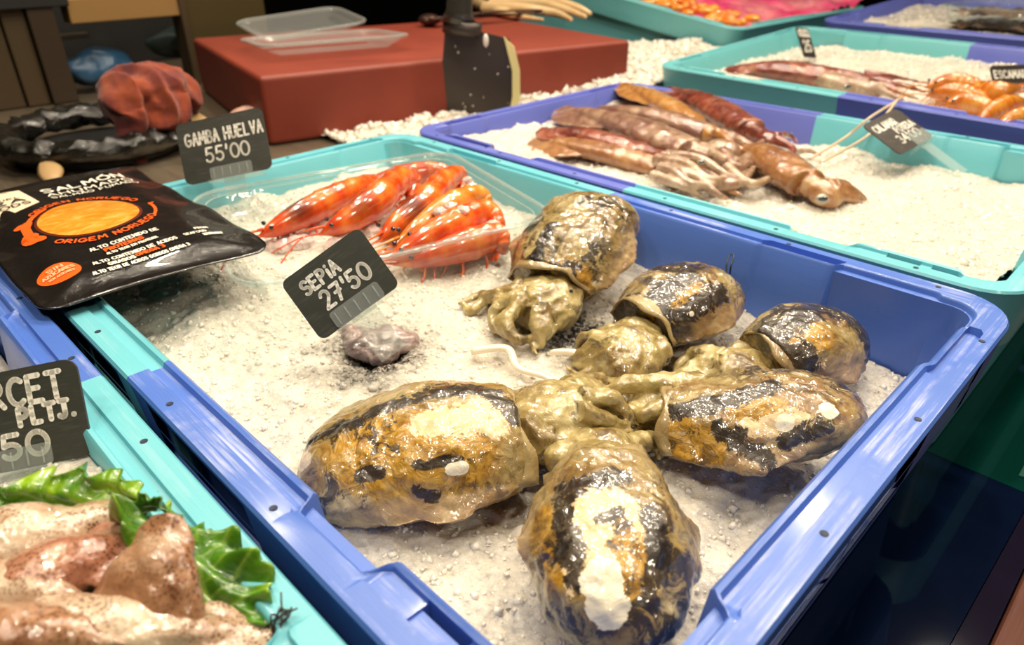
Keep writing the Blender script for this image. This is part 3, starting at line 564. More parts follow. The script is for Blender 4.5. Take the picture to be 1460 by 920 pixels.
cuttlefish('large cuttlefish with white patches in the foreground, nearest the viewer', (0.5054, 0.1248, 0.1200), (0.5608, 0.0679, 0.1120), .068, .044,
   (0.4817, 0.1515, 0.1040), [A_((0.4864, 0.1566, 0.1060), (0.4890, 0.1772, 0.1000), (0.4929, 0.1879, 0.0960), (0.4998, 0.1845, 0.0950), r=.006), A_((0.4806, 0.1471, 0.1060), (0.4643, 0.1449, 0.1000), (0.4623, 0.1419, 0.0960), r=.005)], M6, seed=6, headr=(.018, .024, .016), fin=.10,
   patches=[('cream', .0085, (0.5259, 0.0936, 0.1440), (0.5324, 0.0793, 0.1460), (0.5407, 0.0645, 0.1460)), ('white', .008, (0.5515, 0.0701, 0.1450), (0.5627, 0.0608, 0.1420)), ('gold', .014, (0.5450, 0.0855, 0.1470), (0.5545, 0.0769, 0.1470)), ('gold', .008, (0.5063, 0.0813, 0.1300), (0.5274, 0.0626, 0.1300)),
            ('ink', .0055, (0.5059, 0.0939, 0.1400), (0.5196, 0.0758, 0.1430), (0.5346, 0.0636, 0.1420)), ('ink', .0055, (0.5444, 0.1040, 0.1440), (0.5601, 0.0960, 0.1400), (0.5701, 0.0784, 0.1380)), ('ink', .003, (0.5316, 0.0884, 0.1460), (0.5349, 0.0969, 0.1460)), ('ink', .006, (0.5104, 0.0952, 0.1420), (0.5230, 0.1103, 0.1440)), ('cream', .004, (0.5293, 0.1020, 0.1460), (0.5446, 0.0992, 0.1440))])
# long white feeding tentacles lying on the ice
WT = plain('white_tentacle', (.80, .72, .56), .25, coat=1)
v, f = arm([(0.3561, 0.1811, 0.1010), (0.3726, 0.1963, 0.1030), (0.3910, 0.1877, 0.1010), (0.4076, 0.1931, 0.1000), (0.4202, 0.1949, 0.0990), (0.4272, 0.2092, 0.0990), (0.4318, 0.2257, 0.0990)], .0022, .0010, m=60, flat=.8)
tag(mesh_obj('feeding_tentacle', v, f, WT), 'thin white feeding tentacle snaking over the ice from the heads', 'tentacle')
v, f = arm([(0.4166, 0.2266, 0.1010), (0.4053, 0.2215, 0.1030), (0.3959, 0.2156, 0.1020), (0.3935, 0.2143, 0.1000)], .0024, .0009, m=24)
tag(mesh_obj('feeding_tentacle', v, f, WT), 'short pale tentacle tip on the black ink stain', 'tentacle')
WIRE = plain('dark_wire', (.03, .04, .04), .3, .8)
v, f = tube(smooth_path([(0.4363, 0.3496, 0.1240), (0.4327, 0.3541, 0.1300), (0.4306, 0.3614, 0.1340), (0.4342, 0.3598, 0.1340), (0.4372, 0.3519, 0.1300), (0.4380, 0.3509, 0.1220)], 24), .0006, 6)
tag(mesh_obj('wire_loop', v, f, WIRE), 'small dark wire loop at the tip of the dark mottled cuttlefish', 'wire')

# ------------------------------------------------------------------ stroke lettering
def _arc(cx, cy, rx, ry, a0, a1, n=12): return [(cx+rx*math.cos(math.radians(a0+(a1-a0)*i/n)), cy+ry*math.sin(math.radians(a0+(a1-a0)*i/n))) for i in range(n+1)]
G = {
 'A': [[(0, 0), (.30, 1), (.62, 0)], [(.12, .36), (.52, .36)]], 'B': [[(0, 0), (0, 1)], [(0, 1)]+_arc(.25, .76, .26, .24, 90, -90)+[(0, .52)], [(0, .52)]+_arc(.28, .26, .32, .26, 90, -90)+[(0, 0)]],
 'C': [_arc(.36, .5, .36, .5, 50, 310)], 'D': [[(0, 0), (0, 1)]+_arc(.1, .5, .5, .5, 90, -90)+[(0, 0)]], 'E': [[(.5, 1), (0, 1), (0, 0), (.52, 0)], [(0, .52), (.42, .52)]],
 'F': [[(.5, 1), (0, 1), (0, 0)], [(0, .52), (.42, .52)]], 'G': [_arc(.38, .5, .38, .5, 50, 330)+[(.72, .45), (.45, .45)]], 'H': [[(0, 0), (0, 1)], [(.56, 0), (.56, 1)], [(0, .5), (.56, .5)]],
 'I': [[(.05, 0), (.05, 1)]], 'i': [[(.05, 0), (.05, .62)], [(.05, .92), (.06, .95)]], 'J': [[(.1, 1), (.6, 1)], [(.38, 1), (.38, .25)]+_arc(.18, .22, .2, .22, 0, -150)], 'L': [[(0, 1), (0, 0), (.48, 0)]],
 'M': [[(0, 0), (.06, 1), (.36, .35), (.66, 1), (.72, 0)]], 'N': [[(0, 0), (0, 1), (.56, 0), (.56, 1)]], 'O': [_arc(.36, .5, .36, .5, 90, 450, 20)], '0': [_arc(.34, .48, .34, .48, 90, 450, 20)],
 'P': [[(0, 0), (0, 1)]+_arc(.24, .74, .28, .26, 90, -90)+[(0, .48)]], 'R': [[(0, 0), (0, 1)]+_arc(.24, .74, .28, .26, 90, -90)+[(0, .48), (.2, .48), (.56, 0)]],
 'S': [[(.54, .86)]+_arc(.28, .75, .26, .25, 50, 250)+_arc(.28, .26, .28, .26, 70, -140)], 'T': [[(0, 1), (.6, 1)], [(.3, 1), (.3, 0)]], 'U': [[(0, 1), (0, .3)]+_arc(.29, .3, .29, .3, 180, 360)+[(.58, 1)]],
 'V': [[(0, 1), (.28, 0), (.58, 1)]], 'W': [[(0, 1), (.2, 0), (.4, .7), (.6, 0), (.8, 1)]], 'Y': [[(0, 1), (.28, .5), (.56, 1)], [(.28, .5), (.28, 0)]], 'Z': [[(0, 1), (.54, 1), (0, 0), (.56, 0)]], 'X': [[(0, 1), (.5, 0)], [(.5, 1), (0, 0)]], 'Q': [_arc(.36, .5, .36, .5, 90, 450, 20), [(.45, .2), (.7, 0)]],
 '1': [[(.1, .8), (.3, 1), (.3, 0)]], '2': [[(.02, .8)]+_arc(.28, .72, .27, .28, 150, -30)+[(0, 0), (.6, 0)]], '3': [_arc(.24, .75, .26, .25, 140, -80)+_arc(.26, .26, .3, .26, 80, -140)],
 '4': [[(.42, 0), (.42, 1), (0, .35), (.62, .35)]], '5': [[(.55, 1), (.1, 1), (.05, .55)]+_arc(.27, .32, .30, .30, 110, -150)], '7': [[(0, .95), (.56, .95), (.2, 0)], [(.12, .5), (.5, .5)]], "'": [[(.08, 1), (.05, .72)]],
 '.': [[(.04, .03), (.05, .04)]], '8': [_arc(.28, .75, .22, .24, 90, 450)+_arc(.28, .26, .28, .26, 90, 450)], ' ': []}
G['c'] = G['C']; WID = {'I': .12, 'i': .12, "'": .12, '.': .12, 'M': .74, 'W': .82, 'O': .72, 'C': .62, ' ': .3, 'G': .74, 'Q': .74}
def text_strokes(s, h, track=.22, asp=.85):
    x = 0; out = []
    for ch in s:
        g = ch if ch in G else ch.upper(); acc = None
        if g == 'Ó': g, acc = 'O', 1
        if g in 'ÁÚ': g, acc = {'Á': 'A', 'Ú': 'U'}[g], 1
        if g == 'Ç': g = 'C'
        if g == 'Ã': g, acc = 'A', 2
        for st in G.get(g, []): out.append([((x+p[0]*asp)*h, p[1]*h) for p in st])
        if acc == 1: out.append([((x+.3)*h, 1.12*h), ((x+.45)*h, 1.28*h)])
        if acc == 2: out.append([((x+.15)*h, 1.15*h), ((x+.25)*h, 1.24*h), ((x+.35)*h, 1.16*h), ((x+.45)*h, 1.24*h)])
        x += (WID.get(g, .6)*asp+track)
    return out, (x-track)*h
def ribbons(strokes, r, fz, zoff=.0002, wob=0.0, seg=.003):
    vs, F = [], []
    def put(pts, face=True):
        b0 = len(vs); vs.extend(pts); F.append(tuple(range(b0, b0+len(pts))))
    k = 0
    for st in strokes:
        P = [np.array(p) for p in st]
        Q = [P[0]]
        for a, b_ in zip(P, P[1:]):
            n = max(1, int(np.linalg.norm(b_-a)/seg))
            for i in range(n): Q.append(a+(b_-a)*(i+1)/n)
        for i, p in enumerate(Q):
            k += 1; rr = r*(1+wob*math.sin(k*.9)); put([(p[0]+rr*math.cos(2*PI*j/10), p[1]+rr*math.sin(2*PI*j/10)) for j in range(10)])
            if i:
                a = Q[i-1]; d = p-a; L = np.linalg.norm(d)
                if L > 1e-7: nn = np.array([-d[1], d[0]])/L*r; put([tuple(a+nn), tuple(a-nn), tuple(p-nn), tuple(p+nn)])
    out = [(x, y, fz(x, y)+zoff) for x, y in vs]
    return out, F
flat0 = lambda x, y: 0.0
CHALK = plain('white_chalk_ink', (.86, .84, .76), .55)
def slate_mat(name, col):
    m, nt, N, b = mat(name); v = coords(nt, N, (60, 600, 100), (0, 0, .5)); v2 = coords(nt, N)
    st = ramp(nt, N, noise(nt, N, v, 1.0, 4, .7), [(.5, (0, 0, 0)), (.75, (1, 1, 1))]); cl = noise(nt, N, v2, 40, 4, .6)
    c = mix(nt, N, math_(nt, N, 'MULTIPLY', st, .35), mix(nt, N, cl, tuple(x*.7 for x in col), tuple(x*1.4 for x in col)), (.14, .14, .11))
    nt.links.new(c, b.inputs['Base Color']); b.inputs['Roughness'].default_value = .42; return m
SLATE = slate_mat('slate_card', (.040, .042, .034)); SLATE2 = slate_mat('slate_card_warm', (.030, .022, .018))
def mat_frame(root, c, u, v):
    u = V(u)/np.linalg.norm(u); n = np.cross(u, V(v)); n /= np.linalg.norm(n); v = np.cross(n, u)
    root.matrix_world = Matrix(((u[0], v[0], n[0], c[0]), (u[1], v[1], n[1], c[1]), (u[2], v[2], n[2], c[2]), (0, 0, 0, 1))); bpy.context.view_layer.update()
def rrect(w, h, r, n=6):
    P = []
    for cx, cy, a0 in ((w/2-r, h/2-r, 0), (-w/2+r, h/2-r, 90), (-w/2+r, -h/2+r, 180), (w/2-r, -h/2+r, 270)):
        P += _arc(cx, cy, r, r, a0, a0+90, n)
    return P
def prism(P, z0, z1):
    n = len(P); vs = [(x, y, z0) for x, y in P]+[(x, y, z1) for x, y in P]
    return V(vs), [tuple(range(n))[::-1], tuple(range(n, 2*n))]+[(i, (i+1) % n, n+(i+1) % n, n+i) for i in range(n)]
def card(label, c, u, v, w, h, lines, clip=(.2, .9, .25), m=None, stroke=.0016, stand=.03, r=.006, foot=True):
    root = empty('price_card'); mat_frame(root, c, u, v)
    o = mesh_obj('slate', *prism(rrect(w, h, r), -.0006, .0006), m or SLATE, root, smooth=False)
    vs, F = [], []
    for (t, x, x1, y, hh, sl) in lines:
        s, W_ = text_strokes(t, hh, .22, .85); kx = (x1-x)/W_
        s = [[(-w/2+x+px_*kx, -h/2+y+py_+sl*px_*kx) for px_, py_ in st] for st in s]
        a, b_ = ribbons(s, stroke, flat0, .00085, .05); F += [tuple(i+len(vs) for i in q) for q in b_]; vs += a
    if vs: mesh_obj('lettering', vs, F, CHALK, root, smooth=False)
    if clip:
        x0, x1, ch = -w/2+clip[0]*w, -w/2+clip[1]*w, clip[2]*h; cw = x1-x0
        pl = [(x0+cw/2+px_, -h/2+ch/2+py_) for px_, py_ in rrect(cw, ch, .002, 3)]
        ck = mesh_obj('clip', *prism(pl, .0010, .0018), CLEAR2, root, smooth=False)
        n = 5; 
        for i in range(n):
            xx = x0+cw*(i+.5)/n; rv, rf = tube([(xx, -h/2+.001, .0022), (xx, -h/2+ch*.85, .0022)], .00045, 6, up=(0, 0, 1)); mesh_obj('rib', rv, rf, CLEAR2, ck)
        if foot:
            pv, pf = box((x0+cw*.55, -h/2-.0006, -.004), (cw*1.25, .0009, .014)); mesh_obj('foot_plate', pv, pf, CLEAR2, root, smooth=False)
        sv, sf = box(((x0+x1)/2, -h/2-stand/2, -.002), (cw*.5, stand, .0010)); mesh_obj('stake', sv, sf, CLEAR2, root, smooth=False)
    tag(root, label, 'price card', 'chalk lettered price cards'); return root
card('price card reading SEPIA 27 50 planted in the ice before the prawn tray', (0.3177, 0.1167, 0.1574), (0.3750, 0.7755, 0.5080), (-0.6536, -0.0612, 0.7543), .0555, .0412,
     [('SEPiA', .0085, .0325, .0262, .0078, .03), ("27'50", .0140, .0455, .0128, .0102, .03)], clip=(.22, .82, .25), stroke=.00100, r=.0045)
card('price card reading GAMBA HUELVA 55 00 behind the prawn tray', (0.0530, 0.1767, 0.1754), (0.6693, 0.7187, 0.1883), (-0.5091, 0.1561, 0.8464), .0765, .0525,
     [('GAMBA HUELVA', .0065, .074, .0320, .0100, .0), ("55'00", .022, .059, .0155, .0120, 0)], clip=(.30, .78, .20), stroke=.00092)
card('price card with the cut off words CET PLTJ and 50 at the left edge', (0.3067, -0.0508, 0.1437), (0.6273, 0.7605, 0.1677), (-0.5528, 0.0975, 0.8276), .068, .0445,
     [('ARCET', .0185, .0600, .0285, .0115, .0), ('PLTJ.', .0385, .0635, .0192, .0072, .01), ("8'50", .0120, .0480, .0052, .0105, 0)], clip=(.22, .74, .22), stroke=.00125)
card('price card reading CALAMAR POTERA 34 00 leaning over the white ice', (0.4051, 0.7428, 0.1481), (0.1364, 0.9820, 0.1304), (-0.9076, -0.1049, 0.4065), .066, .050,
     [('CALAMAR', .006, .044, .0330, .0088, 0), ('POTERA', .030, .062, .0225, .0080, 0), ("34'00", .020, .056, .0095, .0105, 0)], clip=(.50, .98, .3), m=SLATE2, stand=.05, stroke=.0010)
card('narrow black price card hanging in the corner of the turquoise crate', (0.1327, 1.0993, 0.1762), (0.2103, 0.9691, -0.1285), (-0.5773, 0.0624, 0.8142), .032, .050,
     [('CALAMAR', .003, .029, .036, .010, 0), ('25', .007, .025, .010, .018, 0)], clip=None, m=SLATE2, stroke=.0016, r=.003)
card('price card reading ESCAMARLA at the right edge above the langoustines', (0.4275, 1.0790, 0.1661), (0.5531, 0.8330, -0.0124), (-0.5146, 0.3533, 0.7812), .070, .026,
     [('ESCAMARLA', .004, .066, .008, .0100, 0)], clip=None, m=SLATE2, stroke=.0011)

# ------------------------------------------------------------------ smoked salmon sachet
def pack_h(x, y):
    e = min(x, .142-x, y+.004, .262-y)
    b_ = .0045*sm(.004, .03, e)+.0025*math.exp(-(((x-.067)/.045)**2+((y-.122)/.05)**2))
    return b_+.0010*math.sin(x*70+y*25)*sm(.0, .05, e)-.004*sm(.085, .142, x)*sm(.12, .0, y)*.6+.0012*math.sin(y*90+x*40)*(1-sm(0, .03, e))
pack = empty('smoked_salmon_sachet', (.208, -.012, .1475), PI/2)
tag(pack, 'black sachet of smoked salmon with a round orange window lying across the crate corners', 'food package')
FILM, nt, N, b = mat('black_glossy_film'); b.inputs['Base Color'].default_value = (.010, .008, .007, 1); b.inputs['Roughness'].default_value = .25; b.inputs['Coat Weight'].default_value = .5
bump(nt, N, b, noise(nt, N, coords(nt, N), 55, 5, .6, .6), .5, .0025)
nx, ny = 60, 100; vs = []; Wp, Hp = .142, .266
def outl(i, j):
    s, t = i/(nx-1), j/(ny-1); x, y = s*Wp, t*Hp-.004
    r = .014; cx, cy = min(max(x, r), Wp-r), min(max(y, -.004+r), Hp-.004-r); dx, dy = x-cx, y-cy; L = math.hypot(dx, dy)
    if abs(dx) > 0 and abs(dy) > 0: m_ = max(abs(dx), abs(dy)); x, y = cx+dx/L*m_, cy+dy/L*m_
    y -= .012*sm(.3, 1, s)*(1-t)*0; x += .004*math.sin(t*7)*(s > .98)*.3
    return x, y
for z_ in (0, 1):
    for i in range(nx):
        for j in range(ny):
            x, y = outl(i, j); hh = pack_h(x, y); vs.append((x, y, hh if z_ == 0 else hh-.0008-.5*max(0, hh-.0)*.6))
F = [(i*ny+j, (i+1)*ny+j, (i+1)*ny+j+1, i*ny+j+1) for i in range(nx-1) for j in range(ny-1)]; o2 = nx*ny
F += [(o2+a, o2+d_, o2+c_, o2+b_) for a, b_, c_, d_ in F]
ring = [i*ny for i in range(nx)]+[(nx-1)*ny+j for j in range(1, ny)]+[i*ny+ny-1 for i in range(nx-2, -1, -1)]+[j for j in range(ny-2, 0, -1)]
F += [(ring[(k+1) % len(ring)], ring[k], ring[k]+o2, ring[(k+1) % len(ring)]+o2) for k in range(len(ring))]
mesh_obj('film', vs, F, FILM, pack)
def fill(name, pts, m, zoff=.0003, rings=6, parent=pack, cen=None):
    P = V(pts); c = P.mean(0) if cen is None else V(cen); vs = [(c[0], c[1], pack_h(*c)+zoff)]; n = len(P); F = []
    for k in range(1, rings+1):
        for p in P: q = c+(p-c)*k/rings; vs.append((q[0], q[1], pack_h(*q)+zoff))
    F = [(0, 1+i, 1+(i+1) % n) for i in range(n)]
    for k in range(rings-1): F += [(1+k*n+i, 1+(k+1)*n+i, 1+(k+1)*n+(i+1) % n, 1+k*n+(i+1) % n) for i in range(n)]
    return mesh_obj(name, vs, F, m, parent)
SAL, nt, N, b = mat('smoked_salmon_flesh'); vv = coords(nt, N, (1, 2.2, 1), (0, 0, .5))
nt.links.new(ramp(nt, N, noise(nt, N, vv, 60, 4, .6, 1.0), [(.3, (.75, .20, .012)), (.5, (.88, .30, .03)), (.68, (.95, .45, .10))]), b.inputs['Base Color']); b.inputs['Roughness'].default_value = .2; b.inputs['Coat Weight'].default_value = .6
ORNG = plain('orange_print', (.85, .115, .012), .35); CREAM = plain('cream_label_paper', (.72, .60, .42), .6); INKB = plain('black_print', (.02, .02, .02), .5); WPR = plain('white_print', (.85, .80, .68), .4)
DRED = plain('dark_outline_print', (.10, .01, .004), .4)
fill('window_border', _arc(.067, .124, .0345, .0400, 0, 354, 48), DRED, .0002); fill('salmon_window', _arc(.067, .124, .0325, .0380, 0, 354, 48), SAL, .0006)
fill('round_sticker', _arc(.022, .039, .0125, .0150, 0, 350, 30), ORNG)
fill('brand_label', [(-.0, .175), (.016, .170), (.034, .176), (.051, .186), (.050, .205), (.048, .233), (.03, .238), (.0, .240)], CREAM, .0003)
norway = [(.050, .163), (.045, .160), (.043, .157), (.036, .150), (.033, .146), (.028, .138), (.022, .134), (.024, .130), (.026, .126), (.027, .121), (.021, .113), (.019, .106), (.022, .100), (.028, .098), (.033, .100), (.034, .105), (.037, .108), (.033, .112), (.030, .118), (.034, .122), (.031, .128), (.035, .133), (.037, .140), (.042, .147), (.041, .151), (.047, .155)]
v_, f_ = ribbons([[(.0475, .1605), (.0415, .1555)], [(.0415, .1555), (.036, .149), (.0315, .141)]], .0018, pack_h, .0007); v2_, f2_ = ribbons([[(.0315, .141), (.0275, .131), (.0262, .119)], [(.024, .136), (.027, .139)]], .0030, pack_h, .0007)
v3_, f3_ = ribbons([[(.0240, .1085), (.0285, .1045)], [(.0240, .1040), (.0240, .1085), (.0262, .114)]], .0052, pack_h, .0007); mesh_obj('country_map', *join([(np.array(v_), f_), (np.array(v2_), f2_), (np.array(v3_), f3_)]), ORNG, pack, smooth=False)
def ptext(name, s, x0, y0, x1, h, m, stroke, slant=0.0, arc=None, cond=None):
    st, W_ = text_strokes(s, h, .20); k = (x1-x0)/W_; out = []
    for q in st:
        P = []
        for px_, py_ in q:
            a = px_*k
            if arc:
                cx, cy, rx, ry, a0, a1, sg = arc; t = math.radians(a0+(a1-a0)*(px_/W_)); e = 1+sg*py_/ry
                P.append((cx+rx*e*math.cos(t), cy+ry*e*math.sin(t)))
            else: P.append((x0+a, y0+py_+slant*a))
        out.append(P)
    v_, f_ = ribbons(out, stroke, pack_h, .0009, 0, .0015); return v_, f_
def letter_part(name, items, m):
    vs, F = [], []
    for it in items: a, b_ = ptext(name, *it); F += [tuple(i+len(vs) for i in q) for q in b_]; vs += a
    return mesh_obj(name, vs, F, m, pack, smooth=False)
letter_part('white_lettering', [('SALMÓN', .060, .2085, .122, .0115, 0, .0010, .06), ('AHUMADO', .060, .1955, .125, .0080, 0, .00065, .06), ('SALMÃO FUMADO', .0605, .1865, .126, .0056, 0, .00042, .05),
  ('ALTO CONTENIDO DE', .047, .0580, .092, .0048, 0, .00045, .05), ('ALTO TEOR EM PROTEINA', .053, .0455, .086, .0032, 0, .00035, .05), ('ALTO CONTENIDO DE ACIDOS', .041, .0335, .095, .0047, 0, .00045, .05), ('GRASOS', .048, .0260, .064, .0048, 0, .0006, .05),
  ('ALTO TEOR DE ACIDOS GORDOS OMEGA 3', .036, .0185, .097, .0034, 0, .0004, .05), ('SEAFOOD', .101, .0385, .1165, .0036, 0, .0004, .1), ('FROM', .112, .0475, .121, .0034, 0, .0004, .1), ('NORWAY', .112, .0320, .125, .0040, 0, .0005, .1)], WPR)
letter_part('orange_lettering', [('PROTEINAS', .054, .0515, .079, .0045, 0, .0006, .05), ('OMEGA 3', .0655, .0285, .084, .0045, 0, .0006, .05),
  ('ORIGEN NORUEGO', 0, 0, 1, .0055, 0, .0006, 0, (.067, .124, .0375, .0430, 138, 18, 1)), ('ORIGEM NORUEGO', 0, 0, 1, .0058, 0, .0006, 0, (.067, .124, .0445, .0515, 222, 325, -1))], ORNG)
letter_part('orange_arc', [('I', 0, 0, 1, .001, 0, .0010, 0, (.067, .124, .044, .044, 0, 1, 1))], ORNG)
v_, f_ = ribbons([_arc(.067, .122, .043, .046, 4, -34, 10)], .0011, pack_h, .0006); mesh_obj('orange_stroke', v_, f_, ORNG, pack, smooth=False)
PALE = plain('pale_orange_print', (.95, .45, .22), .4)
letter_part('sticker_lettering', [('SIN', .017, .0435, .0265, .0045, 0, .0005, .1), ('AZÚCARES', .0125, .0370, .0315, .0040, 0, .0005, .1), ('SEM AÇÚCARES', .0145, .0315, .030, .0026, 0, .0003, .1)], PALE)
letter_part('label_lettering', [('SEA', .012, .1975, .044, .0080, 0, .0009, .02), ('FOODS', .010, .1860, .046, .0070, 0, .0006, .03), ('NORRIEL', .010, .2080, .044, .0035, 0, .0004, .02)], INKB)

# ------------------------------------------------------------------ counter, boards, room
STEEL, nt, N, b = mat('brushed_steel'); b.inputs['Base Color'].default_value = (.30, .24, .17, 1); b.inputs['Metallic'].default_value = .85
nt.links.new(ramp(nt, N, noise(nt, N, coords(nt, N, (8, 300, 40)), 1, 4, .6), [(.3, (.32,)*3), (.7, (.5,)*3)]), b.inputs['Roughness'])
def solid(name, c, s, m, label=None, cat=None, rz=0, bev=.002, parent=None, kind=None):
    v_, f_ = box((0, 0, 0), s); o = mesh_obj(name, v_, f_, m, parent, smooth=False); o.location = c; o.rotation_euler = (0, 0, rz)
    if bev: bevel(o, bev)
    tag(o, label, cat, kind=kind); return o
solid('steel_worktop', (-.62, .20, .049), (1.20, 1.80, .10), STEEL, 'brown toned steel worktop behind the crates, carrying the cutting board', 'worktop')
DARK0 = plain('dark_rear_bed', (.012, .013, .016), .5); solid('rear_counter_bed', (-.62, 1.80, .0), (1.20, 1.38, .04), DARK0, 'dark low counter bed under the pink lined crate', 'counter')
DARK = plain('dark_counter', (.012, .013, .016), .5)
solid('counter_bed', (.275, .9, -.02), (.575, 3.2, .038), DARK, 'dark display counter bed beneath the fish crates', 'counter')
GL, nt, N, b = mat('counter_glass'); b.inputs['Base Color'].default_value = (.004, .012, .016, 1); b.inputs['Roughness'].default_value = .16; b.inputs['Specular IOR Level'].default_value = .8; b.inputs['Coat Weight'].default_value = .5
nt.links.new(ramp(nt, N, noise(nt, N, coords(nt, N, (3, 1, 1)), 6, 3), [(.3, (.08,)*3), (.7, (.22,)*3)]), b.inputs['Roughness'])
TEAL = plain('teal_reflection_paint', (.002, .035, .028), .04, coat=.6); NAVY = plain('navy_reflection_paint', (.002, .006, .022), .04, coat=.6); MAUV = plain('mauve_reflection_paint', (.010, .008, .020), .05, coat=.6)  # coloured reflections in the dark counter glass, painted as base colours
led = empty('display_ledge', (.61, .3, -.02)); tag(led, 'glossy dark ledge right of the crates with painted teal, navy and mauve reflections', 'ledge')
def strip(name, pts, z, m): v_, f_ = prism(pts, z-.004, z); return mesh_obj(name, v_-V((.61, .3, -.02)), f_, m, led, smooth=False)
strip('navy_reflection_panel', [(.565, -.5), (.625, -.5), (.640, .43), (.565, .43)], -.0005, NAVY)  # flat panels stand in for the bands reflected in the glass
strip('mauve_reflection_panel', [(.6255, -.5), (.652, -.5), (.652, .43), (.6405, .43)], -.0005, MAUV)
strip('teal_reflection_panel', [(.565, .4305), (.652, .4305), (.652, 2.4), (.565, 2.4)], -.0005, TEAL)
strip('green_reflection_panel', [(.628, .445), (.651, .455), (.651, .56), (.628, .50)], .0008, plain('green_reflection_paint', (.008, .10, .07), .3, coat=.6))  # brighter green part of the reflection, painted as its own strip
COPPER, nt, N, b = mat('worn_copper'); b.inputs['Base Color'].default_value = (.11, .030, .016, 1); b.inputs['Metallic'].default_value = .2
nt.links.new(ramp(nt, N, noise(nt, N, coords(nt, N, (200, 10, 10)), 1, 5, .7), [(.35, (.50,)*3), (.65, (.75,)*3)]), b.inputs['Roughness'])
solid('copper_trim', (.6968, .9, -.198), (.088, 3.0, .40), COPPER, 'worn copper trim at the lower right corner beside the dark ledge', 'trim', bev=.003)
FLOORM = plain('dark_floor', (.010, .009, .008), .7); WALLM = plain('dark_wall', (.012, .010, .008), .8)
for nm, c_, s_ in (('floor', (.2, .8, -1.0), (7, 7, .04)), ('wall_back', (.2, 4.2, 0.5), (7, .05, 3)), ('wall_left', (-3.3, .8, .5), (.05, 7, 3)), ('wall_right', (3.7, .8, .5), (.05, 7, 3)), ('wall_front', (.2, -2.7, .5), (7, .05, 3)), ):
    solid(nm, c_, s_, FLOORM if nm == 'floor' else WALLM, kind='structure', bev=0)
CEIL = plain('ceiling_paint', (.30, .25, .19), .8); solid('ceiling', (.2, .8, 2.0), (7, 7, .04), CEIL, kind='structure', bev=0)
# cutting board
RED, nt, N, b = mat('red_board_plastic'); vv = coords(nt, N)
nt.links.new(mix(nt, N, noise(nt, N, vv, 9, 5, .6), (.15, .017, .008), (.28, .045, .020)), b.inputs['Base Color']); b.inputs['Roughness'].default_value = .55
bump(nt, N, b, noise(nt, N, vv, 500, 3), .3, .0005)
bd = empty('cutting_board', (-.188, .336, .0995), math.radians(76.8)); tag(bd, 'thick red brown cutting board block on the steel worktop', 'cutting board')
v_, f_ = box((.287, .205, .0415), (.574, .41, .083)); o = mesh_obj('board_block', v_, f_, RED, bd, smooth=False); bevel(o, .006, 4)
# clear trays
CLEARRIM = clear_mat('glossy_clear_rim', mixf=.16, rough=.05)
def tray(name, label, w, d, h, c, rz, tilt=(0, 0), inset=.018, m=None, ribs=5, cat='tray', rim=.006, r=.022, group=None):
    root = empty(name, c); root.rotation_euler = (tilt[0], tilt[1], rz); vs = []; n = 0
    prof = [(rim, -.004), (rim, 0), (rim*.6, .0012), (0, 0), (-.003, -.004), (-.006, -h*.45), (-.009, -h*.5), (-inset, -h+.004), (-inset-.004, -h)]
    for k, (o_, z) in enumerate(prof):
        P = rrect(w+2*o_, d+2*o_, max(.004, r+o_), 7)
        nn = len(P)
        for i, (x, y) in enumerate(P):
            rb = 0
            if 4 < k < 8: rb = .0012*math.copysign(1, math.sin((x*110 if abs(y) > d/2*.75 else y*110)))
            L = math.hypot(x, y); vs.append((x-x/L*rb, y-y/L*rb, z))
    F = grid_faces(len(prof), nn); F.append(tuple(range((len(prof)-1)*nn, len(prof)*nn)))
    o = mesh_obj('tray_shell', vs, F, m or CLEAR, root, angle=50); 
    P = rrect(w+2*rim, d+2*rim, r+rim, 7); P.append(P[0]); rv, rf = tube([(x, y, -.0005) for x, y in P], .0013, 8, caps=False); mesh_obj('rim', rv, rf, m or CLEARRIM, root)
    P = rrect(w-.004, d-.004, r, 7); P.append(P[0]); rv, rf = tube([(x, y, -.003) for x, y in P], .0006, 6, caps=False); mesh_obj('inner_bead', rv, rf, m or CLEARRIM, root)
    tag(root, label, cat, group); return root
tr = tray('clear_tray', 'clear plastic tray of red prawns set in the ice of the main crate', .186, .222, .040, (.190, .222, .1465), math.radians(-15), (math.radians(1), math.radians(1)))
cl1 = tray('clear_tray', 'empty clear clamshell tray lying on the red cutting board', .15, .20, .016, (-0.3220, 0.5124, 0.2000), math.radians(-15), (0, math.radians(-3)), m=CLEAR2, ribs=9)
cl2 = tray('clear_tray', 'crumpled clear plastic lid behind the clamshell on the red board', .12, .17, .014, (-0.4703, 0.5643, 0.2060), math.radians(-8), (math.radians(4), math.radians(6)), m=CLEAR2)
# scraper
SCR = plain('scraper_blade_metal', (.055, .042, .035), .38, .35); HND = plain('scraper_handle', (.03, .028, .022), .3, coat=.4); YEL = plain('yellow_edge', (.75, .66, .30), .4)
sc = empty('ice_scraper'); mat_frame(sc, (-0.0996, 0.6087, 0.1674), (.708, .706, 0), (0.02, -.02, 1)); tag(sc, 'dark metal scraper standing upright in the ice in front of the red board', 'scraper')
bl = [(-.060, -.075), (.050, -.075), (.0545, -.03), (.052, .01), (.043, .040), (.010, .048), (-.012, .050), (-.042, .052), (-.046, .02)]
mesh_obj('blade', *prism(bl, -.001, .001), SCR, sc, smooth=False)
ed = [(.036, .043), (.050, .030), (.0575, .0), (.058, -.035), (.050, -.062), (.041, -.064), (.047, -.035), (.047, 0), (.040, .028)]
mesh_obj('yellow_edge', *prism(ed, .0012, .006), YEL, sc, smooth=False)
